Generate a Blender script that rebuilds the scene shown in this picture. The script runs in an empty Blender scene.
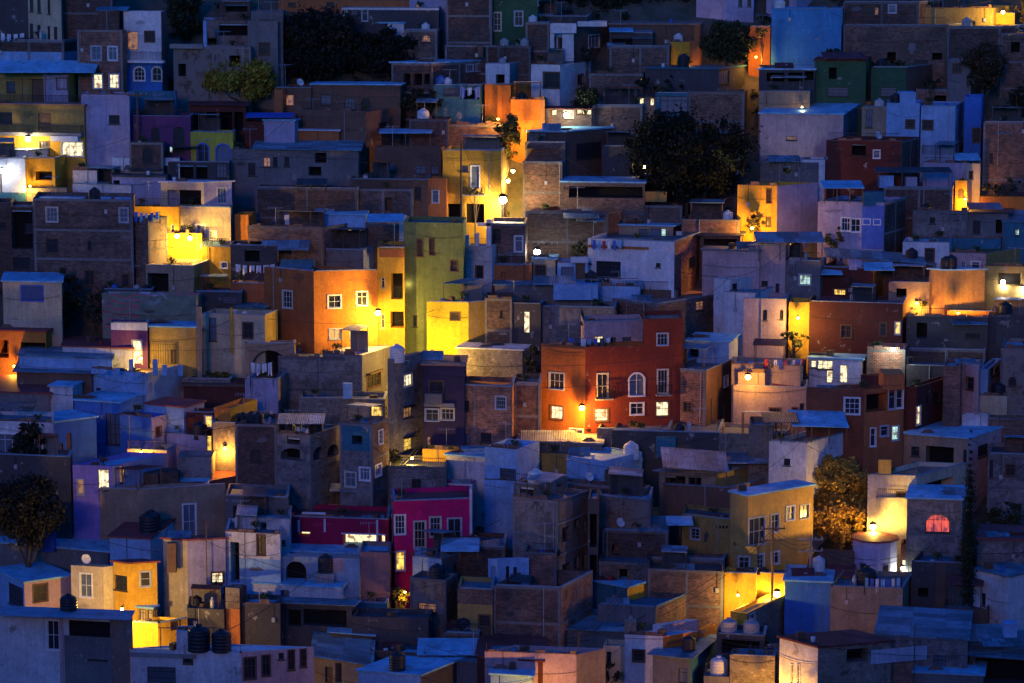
import bpy, math, random
import numpy as np
from mathutils import Vector as V

scene = bpy.context.scene
COL = scene.collection
random.seed(7)

# ---------------------------------------------------------------- camera
CAMZ = 70.0; PITCH = math.radians(8.5); F = 2880.0; CX, CY = 512.0, 341.5
cam_d = bpy.data.cameras.new('camera'); cam = bpy.data.objects.new('camera', cam_d); COL.objects.link(cam)
cam.location = (0, 0, CAMZ); cam.rotation_euler = (math.pi/2 - PITCH, 0, 0)
cam_d.sensor_width = 36; cam_d.lens = 36*F/1024; cam_d.clip_start = 1; cam_d.clip_end = 3000
scene.camera = cam
# ---------------------------------------------------------------- dusk sky and afterglow
SUN_EL, SUN_AZ = math.radians(2.0), math.radians(200)
world = bpy.data.worlds.new('World'); scene.world = world; world.use_nodes = True
wn, wl = world.node_tree.nodes, world.node_tree.links
sky = wn.new('ShaderNodeTexSky'); sky.sky_type = 'NISHITA'; sky.sun_disc = False
sky.sun_elevation = SUN_EL; sky.sun_rotation = SUN_AZ; sky.air_density = 1.0; sky.dust_density = 0.2; sky.ozone_density = 4
tint = wn.new('ShaderNodeMix'); tint.data_type = 'RGBA'; tint.blend_type = 'MULTIPLY'; tint.inputs[0].default_value = 1
tint.inputs[7].default_value = (0.06, 0.86, 2.05, 1)
wl.new(sky.outputs[0], tint.inputs[6]); wl.new(tint.outputs[2], wn['Background'].inputs[0])
wn['Background'].inputs[1].default_value = 0.12
sd = bpy.data.lights.new('afterglow', 'SUN'); so = bpy.data.objects.new('afterglow', sd); COL.objects.link(so)
sd.energy = 0.10; sd.angle = math.radians(10); sd.color = (1.0, 0.58, 0.55)
so.rotation_euler = (math.radians(76), 0, math.radians(-12))
scene.view_settings.view_transform = 'Standard'; scene.view_settings.look = 'None'
scene.view_settings.exposure = 1.8; scene.view_settings.gamma = 1.0
scene.render.engine = 'CYCLES'
scene.render.resolution_x, scene.render.resolution_y = 1024, 683

# ---------------------------------------------------------------- geometry of the view
CAM = V((0, 0, CAMZ)); FW = V((0, math.cos(PITCH), -math.sin(PITCH))); UP = V((0, math.sin(PITCH), math.cos(PITCH)))
def ray(px, py): return FW + V(((px-CX)/F, 0, 0)) + UP*((CY-py)/F)
def at(px, py, Y):
    d = ray(px, py); return CAM + d*(Y/d.y)
def Yg(py): return 290.0 - py*0.12
def kx(px, P, D, dirv):          # length t so that P+t*dirv falls on pixel column px
    k = (px-CX)/F
    q = P-CAM
    return (k*q.dot(FW) - q.x)/(dirv.x - k*dirv.dot(FW))
_ys = [(-300, CAMZ-2), (20, CAMZ-3), (70, 20), (150, -14)]
for py in (700, 560, 420, 280, 140, 0): _ys.append((Yg(py), at(CX, py, Yg(py)).z-3.0))
_ys.append((330, at(CX, 0, 290).z+22)); _ys.append((420, at(CX, 0, 290).z+60)); _ys.append((900, at(CX, 0, 290).z+75))
_tx = [a for a, b in _ys]; _tz = [b for a, b in _ys]
def TZ(Y): return float(np.interp(Y, _tx, _tz))

# ---------------------------------------------------------------- tagging
def tag(o, label=None, cat=None, group=None, kind=None):
    if label: o['label'] = label
    if cat: o['category'] = cat
    if group: o['group'] = group
    if kind: o['kind'] = kind
    return o
_used = {}
def empty(name, loc, label, cat, group=None):
    o = bpy.data.objects.new(name, None); o.location = loc; o.empty_display_size = .3; COL.objects.link(o)
    return tag(o, label, cat, group)

class MB:
    def __init__(s): s.v = []; s.f = []; s.m = []; s.uv = []; s.smooth = False
    def poly(s, pts, mi=0, uv=None):
        n = len(s.v); s.v += [tuple(p) for p in pts]; s.f.append(tuple(range(n, n+len(pts)))); s.m.append(mi)
        s.uv += list(uv) if uv else [(p[0]+p[1]*.31, p[2]) for p in pts]
    def box(s, O, A, B, C, mi=0):           # corner O and three edge vectors
        O, A, B, C = V(O), V(A), V(B), V(C)
        if A.cross(B).dot(C) < 0: A, B = B, A
        p = [O, O+A, O+A+B, O+B, O+C, O+A+C, O+A+B+C, O+B+C]
        for q, (ea, eb) in (((3, 2, 1, 0), (A, B)), ((4, 5, 6, 7), (A, B)), ((0, 1, 5, 4), (A, C)), ((1, 2, 6, 5), (B, C)), ((2, 3, 7, 6), (A, C)), ((3, 0, 4, 7), (B, C))):
            la, lb = ea.length, eb.length
            s.poly([p[i] for i in q], mi, [(0, 0), (la, 0), (la, lb), (0, lb)])
    def cbox(s, c, sx, sy, sz, mi=0, rz=0):
        a = V((math.cos(rz), math.sin(rz), 0)); b = V((-a.y, a.x, 0))
        s.box(V(c)-a*sx/2-b*sy/2, a*sx, b*sy, V((0, 0, sz)), mi)
    def tube(s, p, q, r, mi=0, n=5, r2=None):
        p, q = V(p), V(q); r2 = r if r2 is None else r2
        d = (q-p).normalized(); a = d.orthogonal().normalized(); b = d.cross(a)
        ps = [[e+(a*math.cos(6.28318*i/n)+b*math.sin(6.28318*i/n))*rr for i in range(n)] for e, rr in ((p, r), (q, r2))]
        for i in range(n):
            j = (i+1) % n; s.poly([ps[0][i], ps[0][j], ps[1][j], ps[1][i]], mi)
        s.poly(ps[0][::-1], mi); s.poly(ps[1], mi)
    def lathe(s, c, prof, n=14, mi=0):
        c = V(c); base = len(s.v)
        for (r, z) in prof:
            for i in range(n): s.v.append((c.x+r*math.cos(6.28318*i/n), c.y+r*math.sin(6.28318*i/n), c.z+z))
        for k in range(len(prof)-1):
            for i in range(n):
                j = (i+1) % n
                s.f.append((base+k*n+i, base+k*n+j, base+(k+1)*n+j, base+(k+1)*n+i)); s.m.append(mi)
                s.uv += [(i/n, 0), ((i+1)/n, 0), ((i+1)/n, 1), (i/n, 1)]
        s.f.append(tuple(base+(len(prof)-1)*n+i for i in range(n))); s.m.append(mi); s.uv += [(0, 0)]*n
    def build(s, name, mats, parent=None, smooth=False, origin=None):
        me = bpy.data.meshes.new(name)
        loc = V((0, 0, 0))
        if parent is not None:
            p = parent
            while p is not None: loc += p.location; p = p.parent
        o = bpy.data.objects.new(name, me)
        if parent is None and s.v:
            a = np.array(s.v); o.location = ((a[:, 0].min()+a[:, 0].max())/2, (a[:, 1].min()+a[:, 1].max())/2, a[:, 2].min()); loc = V(o.location)
        me.from_pydata([(x-loc.x, y-loc.y, z-loc.z) for x, y, z in s.v], [], s.f)
        if not isinstance(mats, (list, tuple)): mats = [mats]
        for m in mats: me.materials.append(m)
        me.polygons.foreach_set('material_index', s.m)
        ul = me.uv_layers.new(name='UVMap'); ul.data.foreach_set('uv', np.array(s.uv, dtype=np.float32).ravel())
        if smooth: me.polygons.foreach_set('use_smooth', [True]*len(s.f))
        me.update(); COL.objects.link(o)
        if parent is not None: o.parent = parent
        return o

# ---------------------------------------------------------------- materials
_mc = {}; BASEC = {}
def _new(key):
    m = bpy.data.materials.new('_'.join(str(k) for k in key)[:40]); m.use_nodes = True
    _mc[key] = m; nt = m.node_tree; return m, nt.nodes, nt.links, nt.nodes['Principled BSDF']
def ramp(n, l, src, p0, p1, c0=(0, 0, 0, 1), c1=(1, 1, 1, 1)):
    r = n.new('ShaderNodeValToRGB'); r.color_ramp.elements[0].position = p0; r.color_ramp.elements[1].position = p1
    r.color_ramp.elements[0].color = c0; r.color_ramp.elements[1].color = c1; l.new(src, r.inputs[0]); return r.outputs[0]
def mixc(n, l, fac, a, b, mode='MIX'):
    x = n.new('ShaderNodeMix'); x.data_type = 'RGBA'; x.blend_type = mode
    for s, i in ((fac, 0), (a, 6), (b, 7)):
        if hasattr(s, 'is_linked') or hasattr(s, 'links'): l.new(s, x.inputs[i])
        else: x.inputs[i].default_value = s if i == 0 else (*s[:3], 1)
    return x.outputs[2]
def noise(n, l, vec, sc, det=4, rough=.6, sx=1, sy=1, off=0):
    mp = n.new('ShaderNodeMapping'); mp.inputs[3].default_value = (sx, sy, 1); mp.inputs[1].default_value = (off, off*.7, 0)
    l.new(vec, mp.inputs[0]); t = n.new('ShaderNodeTexNoise'); t.inputs['Scale'].default_value = sc
    t.inputs['Detail'].default_value = det; t.inputs['Roughness'].default_value = rough; l.new(mp.outputs[0], t.inputs[0]); return t.outputs[0]
def uvrand(n, l):
    uv = n.new('ShaderNodeUVMap').outputs[0]; oi = n.new('ShaderNodeObjectInfo')
    ad = n.new('ShaderNodeVectorMath'); ad.operation = 'MULTIPLY_ADD'; cmb = n.new('ShaderNodeCombineXYZ')
    l.new(oi.outputs['Random'], cmb.inputs[0]); l.new(oi.outputs['Random'], cmb.inputs[1])
    l.new(cmb.outputs[0], ad.inputs[0]); ad.inputs[1].default_value = (37, 61, 0); l.new(uv, ad.inputs[2]); return uv, ad.outputs[0]
def plaster(c, wear=.35, under=(.30, .27, .24)):
    key = ('plaster', c, wear)
    if key in _mc: return _mc[key]
    m, n, l, b = _new(key); uv, rv = uvrand(n, l); BASEC[m.name] = c
    n1 = noise(n, l, rv, .35, 6, .65)
    n2 = noise(n, l, rv, 1.3, 8, .75, 1, .35, 3)
    n3 = noise(n, l, rv, 5, 5, .75)
    dirt = tuple(x*.38+.02 for x in c)
    col = mixc(n, l, ramp(n, l, n1, .36, .66), c, tuple(x*.66 for x in c))
    n5 = noise(n, l, rv, 2.2, 6, .7, 1, .7, 17)
    col = mixc(n, l, ramp(n, l, n5, .35, .68), col, mixc(n, l, .45, col, dirt))
    f2 = ramp(n, l, n2, .62-.14*wear, .78)
    col = mixc(n, l, f2, col, dirt)
    n4 = noise(n, l, rv, .8, 9, .72, 1, .8, 11)
    f4 = ramp(n, l, n4, .70-.16*wear, .73-.16*wear)
    col = mixc(n, l, f4, col, under)
    streak = ramp(n, l, noise(n, l, rv, 1.0, 6, .75, 3.2, .14, 5), .48, .72)
    col = mixc(n, l, streak, col, mixc(n, l, .6, col, dirt))
    col = mixc(n, l, ramp(n, l, n3, .2, .8, (.62, .62, .62, 1), (1.15, 1.15, 1.15, 1)), (0, 0, 0), col)
    l.new(col, b.inputs['Base Color']); b.inputs['Roughness'].default_value = .9; b.inputs['Specular IOR Level'].default_value = .15
    bp = n.new('ShaderNodeBump'); bp.inputs[0].default_value = .8; bp.inputs[1].default_value = .06
    l.new(n2, bp.inputs['Height']); l.new(bp.outputs[0], b.inputs['Normal'])
    return m
def brick(c=(.30, .15, .10), c2=None, mortar=(.30, .27, .24), bw=.36, bh=.14, gap=.018, stucco=.2):
    key = ('brick', c, bw, stucco)
    if key in _mc: return _mc[key]
    m, n, l, b = _new(key); uv, rv = uvrand(n, l)
    t = n.new('ShaderNodeTexBrick'); t.inputs['Scale'].default_value = 1; t.inputs['Brick Width'].default_value = bw; t.inputs['Row Height'].default_value = bh
    t.inputs['Mortar Size'].default_value = gap; t.inputs['Color1'].default_value = (*c, 1); t.inputs['Color2'].default_value = (*(c2 or tuple(x*.38 for x in c)), 1)
    t.inputs['Mortar'].default_value = (*mortar, 1); t.inputs['Bias'].default_value = -.2; l.new(uv, t.inputs[0])
    n1 = noise(n, l, rv, .5, 7, .7); n2 = noise(n, l, rv, 1.1, 8, .75, 1, .5, 9)
    n4 = noise(n, l, rv, 2.6, 6, .75, 1, 1, 21)
    tb = mixc(n, l, 1.0, t.outputs[0], ramp(n, l, n4, .3, .7, (.5, .5, .5, 1), (1.35, 1.3, 1.25, 1)), 'MULTIPLY')
    col = mixc(n, l, ramp(n, l, n1, .40, .62), tb, mixc(n, l, .62, tb, (.04, .035, .03)))
    col = mixc(n, l, ramp(n, l, n2, .66-.25*stucco, .69-.25*stucco), col, tuple(x*.8 for x in mortar))
    l.new(col, b.inputs['Base Color']); b.inputs['Roughness'].default_value = .95; b.inputs['Specular IOR Level'].default_value = .1
    bp = n.new('ShaderNodeBump'); bp.inputs[0].default_value = .6; bp.inputs[1].default_value = .03
    l.new(t.outputs['Fac'], bp.inputs['Height']); bp.invert = True; l.new(bp.outputs[0], b.inputs['Normal'])
    return m
def roofm(c=(.42, .42, .42), rough=.75, ribs=0):
    key = ('roof', c, rough, ribs)
    if key in _mc: return _mc[key]
    m, n, l, b = _new(key); uv, rv = uvrand(n, l)
    n1 = noise(n, l, rv, .45, 8, .72); n2 = noise(n, l, rv, 3, 6, .7, 1, 1, 4)
    col = mixc(n, l, ramp(n, l, n1, .35, .68), c, tuple(x*.42 for x in c))
    col = mixc(n, l, ramp(n, l, n2, .5, .75), col, tuple(x*.5 for x in c))
    rust = noise(n, l, rv, 1.1, 9, .75, 1, 1, 13)
    col = mixc(n, l, ramp(n, l, rust, .52, .62), col, tuple(x*.35+y for x, y in zip(c, (.03, .02, .015))))
    if ribs:
        w = n.new('ShaderNodeTexWave'); w.inputs['Scale'].default_value = 2.2; w.inputs['Distortion'].default_value = 0; l.new(uv, w.inputs[0])
        bp = n.new('ShaderNodeBump'); bp.inputs[0].default_value = 1; bp.inputs[1].default_value = .06; l.new(w.outputs[0], bp.inputs['Height']); l.new(bp.outputs[0], b.inputs['Normal'])
        # separate sheets of different age
        t = n.new('ShaderNodeTexBrick'); t.inputs['Scale'].default_value = 1; t.inputs['Brick Width'].default_value = .95; t.inputs['Row Height'].default_value = 2.4; t.inputs['Mortar Size'].default_value = .012
        t.inputs['Color1'].default_value = (1, 1, 1, 1); t.inputs['Color2'].default_value = (.45, .42, .4, 1); t.inputs['Mortar'].default_value = (.2, .2, .2, 1); l.new(rv, t.inputs[0])
        col = mixc(n, l, 1.0, col, t.outputs[0], 'MULTIPLY')
    l.new(col, b.inputs['Base Color']); b.inputs['Roughness'].default_value = rough; b.inputs['Specular IOR Level'].default_value = .3
    return m
def plain(name, c, rough=.6, metal=0, spec=.3, emit=None, es=0):
    key = (name, c, rough)
    if key in _mc: return _mc[key]
    m, n, l, b = _new(key)
    t = n.new('ShaderNodeTexCoord').outputs['Object']
    n1 = noise(n, l, t, 2.5, 5, .65)
    col = mixc(n, l, ramp(n, l, n1, .35, .7), c, tuple(x*.7 for x in c)); l.new(col, b.inputs['Base Color'])
    b.inputs['Roughness'].default_value = rough; b.inputs['Metallic'].default_value = metal; b.inputs['Specular IOR Level'].default_value = spec
    if emit: b.inputs['Emission Color'].default_value = (*emit, 1); b.inputs['Emission Strength'].default_value = es
    return m
def litpane(name, c, es, dark=.45):     # a curtained room with a lamp on inside
    key = ('lit', name)
    if key in _mc: return _mc[key]
    m, n, l, b = _new(key); uv, rv = uvrand(n, l)
    n1 = noise(n, l, rv, 1.6, 3, .5, 2.5, .8)
    col = mixc(n, l, ramp(n, l, n1, .35, .65), tuple(x*dark for x in c), c)
    n2 = noise(n, l, rv, 2.2, 2, .5, 1.2, .9, 3)
    col = mixc(n, l, ramp(n, l, n2, .54, .60), col, tuple(x*.22*y for x, y in zip(c, (1, .7, .5))))
    l.new(col, b.inputs['Emission Color']); b.inputs['Emission Strength'].default_value = es; b.inputs['Base Color'].default_value = (.3, .25, .2, 1); return m

M = {}
M['glass'] = plain('window_glass', (.025, .028, .035), .22, 0, .5)
M['shade_panel'] = plain('opening_shade', (.012, .011, .012), .8, 0, .1)  # near-black colour stands for the shade inside openings
M['glassb'] = plain('pale_curtain_glass', (.10, .13, .17), .3, 0, .5)
M['lity'] = litpane('yellow', (1.0, .62, .09), 0.5)
M['litw'] = litpane('white', (1.0, .86, .48), .5, .5)
M['lito'] = litpane('orange', (1.0, .36, .05), .35)
M['litd'] = litpane('dim', (1.0, .42, .09), .10)
M['litg'] = litpane('cool', (.62, 1.0, .85), .3)
M['litr'] = litpane('red', (1.0, .10, .02), .3)
M['frame_white'] = plain('white_frame', (.72, .70, .68), .7)
M['frame_cream'] = plain('cream_frame', (.55, .50, .40), .7); M['frame_grey'] = plain('grey_frame', (.40, .42, .45), .7)
M['frame_dark'] = plain('dark_frame', (.035, .03, .03), .6)
M['frame_brown'] = plain('brown_frame', (.12, .06, .035), .7)
M['frame_blue'] = plain('blue_frame', (.05, .12, .45), .6)
M['iron'] = plain('iron', (.03, .03, .032), .6, .4)
M['steel'] = plain('galvanised', (.35, .36, .37), .5, .4)
M['wood'] = plain('wood', (.14, .08, .045), .85)
M['conc'] = plaster((.33, .31, .29), .5)
M['tank_black'] = plain('tank_black', (.018, .018, .02), .45)
M['tank_white'] = plain('tank_white', (.62, .60, .56), .6)
M['tank_grey'] = plain('tank_grey', (.33, .32, .30), .8)
M['tank_blue'] = plain('tank_blue', (.04, .12, .35), .6)
WH = plaster((.80, .77, .76), .25); WHo = plaster((.74, .70, .68), .7); LAV = plaster((.48, .42, .54), .45)
PINK = plaster((.62, .40, .38), .35); CRM = plaster((.62, .50, .32), .4); BLU = plaster((.06, .20, .58), .3); LBL = plaster((.30, .50, .75), .4)
TUR = plaster((.05, .19, .26), .6); YEL = plaster((.78, .42, .04), .25); YOL = plaster((.44, .29, .08), .5); ORA = plaster((.72, .24, .035), .25)
RED = plaster((.26, .045, .022), .45); DRED = plaster((.13, .035, .025), .5); MAG = plaster((.78, .014, .16), .15); PUR = plaster((.19, .06, .16), .4)
GRN = plaster((.19, .24, .08), .5); DGR = plaster((.05, .13, .06), .5); GRY = plaster((.21, .19, .18), .6); DGY = plaster((.09, .08, .08), .6)
TAN = plaster((.40, .28, .18), .5); BRN = plaster((.20, .11, .07), .5); TER = plaster((.50, .16, .05), .35); CLAY = plaster((.44, .31, .25), .5); NAV = plaster((.06, .04, .085), .4)
BK = brick((.24, .125, .085), mortar=(.19, .16, .14)); BKD = brick((.15, .08, .06), mortar=(.13, .11, .10)); BKR = brick((.34, .11, .055), stucco=.05); BKS = brick((.26, .15, .11), mortar=(.24, .20, .17), stucco=.8)
BLK = brick((.23, .20, .185), (.16, .145, .135), (.27, .24, .22), .40, .20, .016, .5); STN = brick((.34, .27, .20), (.15, .12, .10), (.22, .19, .16), .33, .22, .04, .6)
RC = roofm((.34, .46, .54)); RCD = roofm((.16, .19, .22)); RCB = roofm((.26, .56, .72)); RCR = roofm((.30, .06, .05)); RCT = roofm((.40, .20, .13))  # grey concrete roofs have the dusk sky's blue put into their colour
TIN = roofm((.26, .46, .56), .55, 1); TIND = roofm((.14, .14, .15), .6, 1); TINW = roofm((.46, .52, .58), .6, 1); TINR = roofm((.32, .065, .055), .7, 1)
RCW = roofm((.62, .62, .62), .8)

# ---------------------------------------------------------------- tile coordinates of the survey
OX, OY = 0, 0; Z = 3.927
def tile(x, y):
    global OX, OY
    OX, OY = x, y
def tx(x): return OX + x/Z
def ty(y): return OY + y/Z

# ---------------------------------------------------------------- houses
ZV = V((0, 0, 1))
HOUSES = []
def wallgrid(mb, O, U, N, W, z0, z1, holes, bands, mi, vb):
    us = sorted(set([0, W]+[x for h in holes for x in h[:2]])); vs = sorted(set([z0, z1]+[x for h in holes for x in h[2:4]]+[b[0] for b in bands]+[b[1] for b in bands]))
    us = [u for u in us if -1e-6 <= u <= W+1e-6]; vs = [v for v in vs if z0-1e-6 <= v <= z1+1e-6]
    for i in range(len(us)-1):
        for j in range(len(vs)-1):
            uc, vc = (us[i]+us[i+1])/2, (vs[j]+vs[j+1])/2
            if any(h[0] < uc < h[1] and h[2] < vc < h[3] for h in holes): continue
            k = mi
            for b in bands:
                if b[0] < vc < b[1]: k = b[2]
            q = [(us[i], vs[j]), (us[i+1], vs[j]), (us[i+1], vs[j+1]), (us[i], vs[j+1])]
            mb.poly([V((O.x+U.x*u, O.y+U.y*u, v)) for u, v in q], k, q)
    for h in holes:
        dp = h[4]; k = mi
        vc = (h[2]+h[3])/2
        for b in bands:
            if b[0] < vc < b[1]: k = b[2]
        c = [(h[0], h[2]), (h[1], h[2]), (h[1], h[3]), (h[0], h[3])]
        for a in range(4):
            p, q = c[a], c[(a+1) % 4]
            P = V((O.x+U.x*p[0], O.y+U.y*p[0], p[1])); Q = V((O.x+U.x*q[0], O.y+U.y*q[0], q[1]))
            mb.poly([P, P-N*dp, Q-N*dp, Q][::-1] if False else [Q, Q-N*dp, P-N*dp, P], k, [(0, 0), (dp, 0), (dp, 1), (0, 1)])

class Face: pass
def hit(f, px, py):
    d = ray(px, py); t = (f.O-CAM).dot(f.N)/d.dot(f.N); p = CAM+d*t
    return (p-f.O).dot(f.U), p.z
def facept(f, u, v, n=0): return V((f.O.x+f.U.x*u+f.N.x*n, f.O.y+f.U.y*u+f.N.y*n, v))

def archpts(u0, u1, vs, vt, n=10):
    c = (u0+u1)/2; a = (u1-u0)/2
    return [(c-a*math.cos(math.pi*i/n), vs+(vt-vs)*math.sin(math.pi*i/n)) for i in range(n+1)]

def mkwindow(f, u0, u1, v0, v1, st, parent, dp):
    U, N = f.U, f.N
    door = 'D' in st; w, h = u1-u0, v1-v0
    rw = random.Random(int(u0*977+v0*131+f.O.x*17)); tr = rw.choice((.5, .62, .7)); lay = rw.random()
    if not door and 'g' not in st and 'f' not in st and lay < .25: st = st+'g'
    fr = MB(); fm = rw.choice((M['frame_white'], M['frame_white'], M['frame_cream'], M['frame_grey'])) if ('f' in st or 'i' in st) else M['frame_brown'] if 'n' in st else M['frame_blue'] if 'u' in st else M['frame_dark']
    if 'o' in st:            # bare opening: a near-black panel paints the unlit room's shade
        p = MB(); p.poly([facept(f, u0, v0, -dp+.02), facept(f, u1, v0, -dp+.02), facept(f, u1, v1, -dp+.02), facept(f, u0, v1, -dp+.02)])
        return p.build('opening', M['lity'] if 'y' in st else M['litw'] if 'w' in st else M['shade_panel'], parent)
    if 'f' in st or 'u' in st or 'n' in st:            # surround, proud of the wall
        b = min(.10, w*.13)
        sp = [(u0-b, u0, v0-b, v1+b), (u1, u1+b, v0-b, v1+b), (u0, u1, v1, v1+b)]
        if not door: sp.append((u0, u1, v0-b, v0))
        if 'a' in st: sp = [(u0-b, u0, v0-b, v1-w/2), (u1, u1+b, v0-b, v1-w/2)] + ([] if door else [(u0, u1, v0-b, v0)])
        for a, c, d, e in sp: fr.box(facept(f, a, d, 0.0), U*(c-a), ZV*(e-d), N*.045)
    bw = .05; y = -dp+.05
    for a, c, d, e in ((u0, u0+bw, v0, v1), (u1-bw, u1, v0, v1), (u0+bw, u1-bw, v1-bw, v1), (u0+bw, u1-bw, v0, v0+bw)):
        fr.box(facept(f, a, d, y), U*(c-a), ZV*(e-d), N*.05)
    if 'a' in st:
        ri = archpts(u0, u1, v1-w/2, v1); b = min(.14, w*.18)
        ro = archpts(u0-b, u1+b, v1-w/2, v1+b)
        if 'f' in st or 'u' in st:
            for i in range(len(ri)-1):
                for nn in (.045,):
                    fr.poly([facept(f, *ri[i], nn), facept(f, *ri[i+1], nn), facept(f, *ro[i+1], nn), facept(f, *ro[i], nn)][::-1])
                fr.poly([facept(f, *ro[i], .045), facept(f, *ro[i+1], .045), facept(f, *ro[i+1], 0), facept(f, *ro[i], 0)][::-1])
                fr.poly([facept(f, *ri[i], .045), facept(f, *ri[i], -dp), facept(f, *ri[i+1], -dp), facept(f, *ri[i+1], .045)][::-1])
    if not door:
        nv = 1 if w < .75 else 2 if w < 1.3 else 3 if w < 2.2 else int(w/.6)
        nb = (nv if lay < .7 else nv+1) if 'g' not in st else max(3, int(w/.16))
        for i in range(1, nb): fr.box(facept(f, u0+w*i/nb-.018, v0, y+(.03 if 'g' in st else .003)), U*(.036 if 'g' not in st else .022), ZV*h, N*.03)
        for k in (((tr,) if lay < .85 else (.33, .66)) if 'g' not in st else (.3, .7)): fr.box(facept(f, u0, v0+h*k-.018, y+.006), U*w, ZV*.036, N*.03)
        if 's' not in st: fr.box(facept(f, u0-.08, v0-.09, 0), U*(w+.16), ZV*.075, N*.10)
    if 'h' in st:            # little concrete hood
        fr.box(facept(f, u0-.15, v1+.10, 0), U*(w+.3), ZV*.07, N*.45)
    pm = M['lity'] if 'y' in st else M['litw'] if 'w' in st else M['lito'] if 'O' in st else M['litd'] if 'd' in st else M['litg'] if 'c' in st else M['litr'] if 'R' in st else M['glassb'] if 'b' in st else M['glass']
    o = fr.build('door' if door else 'window', fm, parent)
    p = MB()
    if door and pm is M['glass']:
        pm = M['wood'] if 'm' not in st else M['steel']
        p.box(facept(f, u0+bw, v0, -dp+.01), U*(w-2*bw), ZV*(h-bw), N*.05)
        p.build('panel', pm, o)
    else:
        p.poly([facept(f, u0+.01, v0+.01, -dp+.03), facept(f, u1-.01, v0+.01, -dp+.03), facept(f, u1-.01, v1-.01, -dp+.03), facept(f, u0+.01, v1-.01, -dp+.03)], 0, [(0, 0), (w, 0), (w, h), (0, h)])
        p.build('pane', pm, o)
    return o

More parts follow.
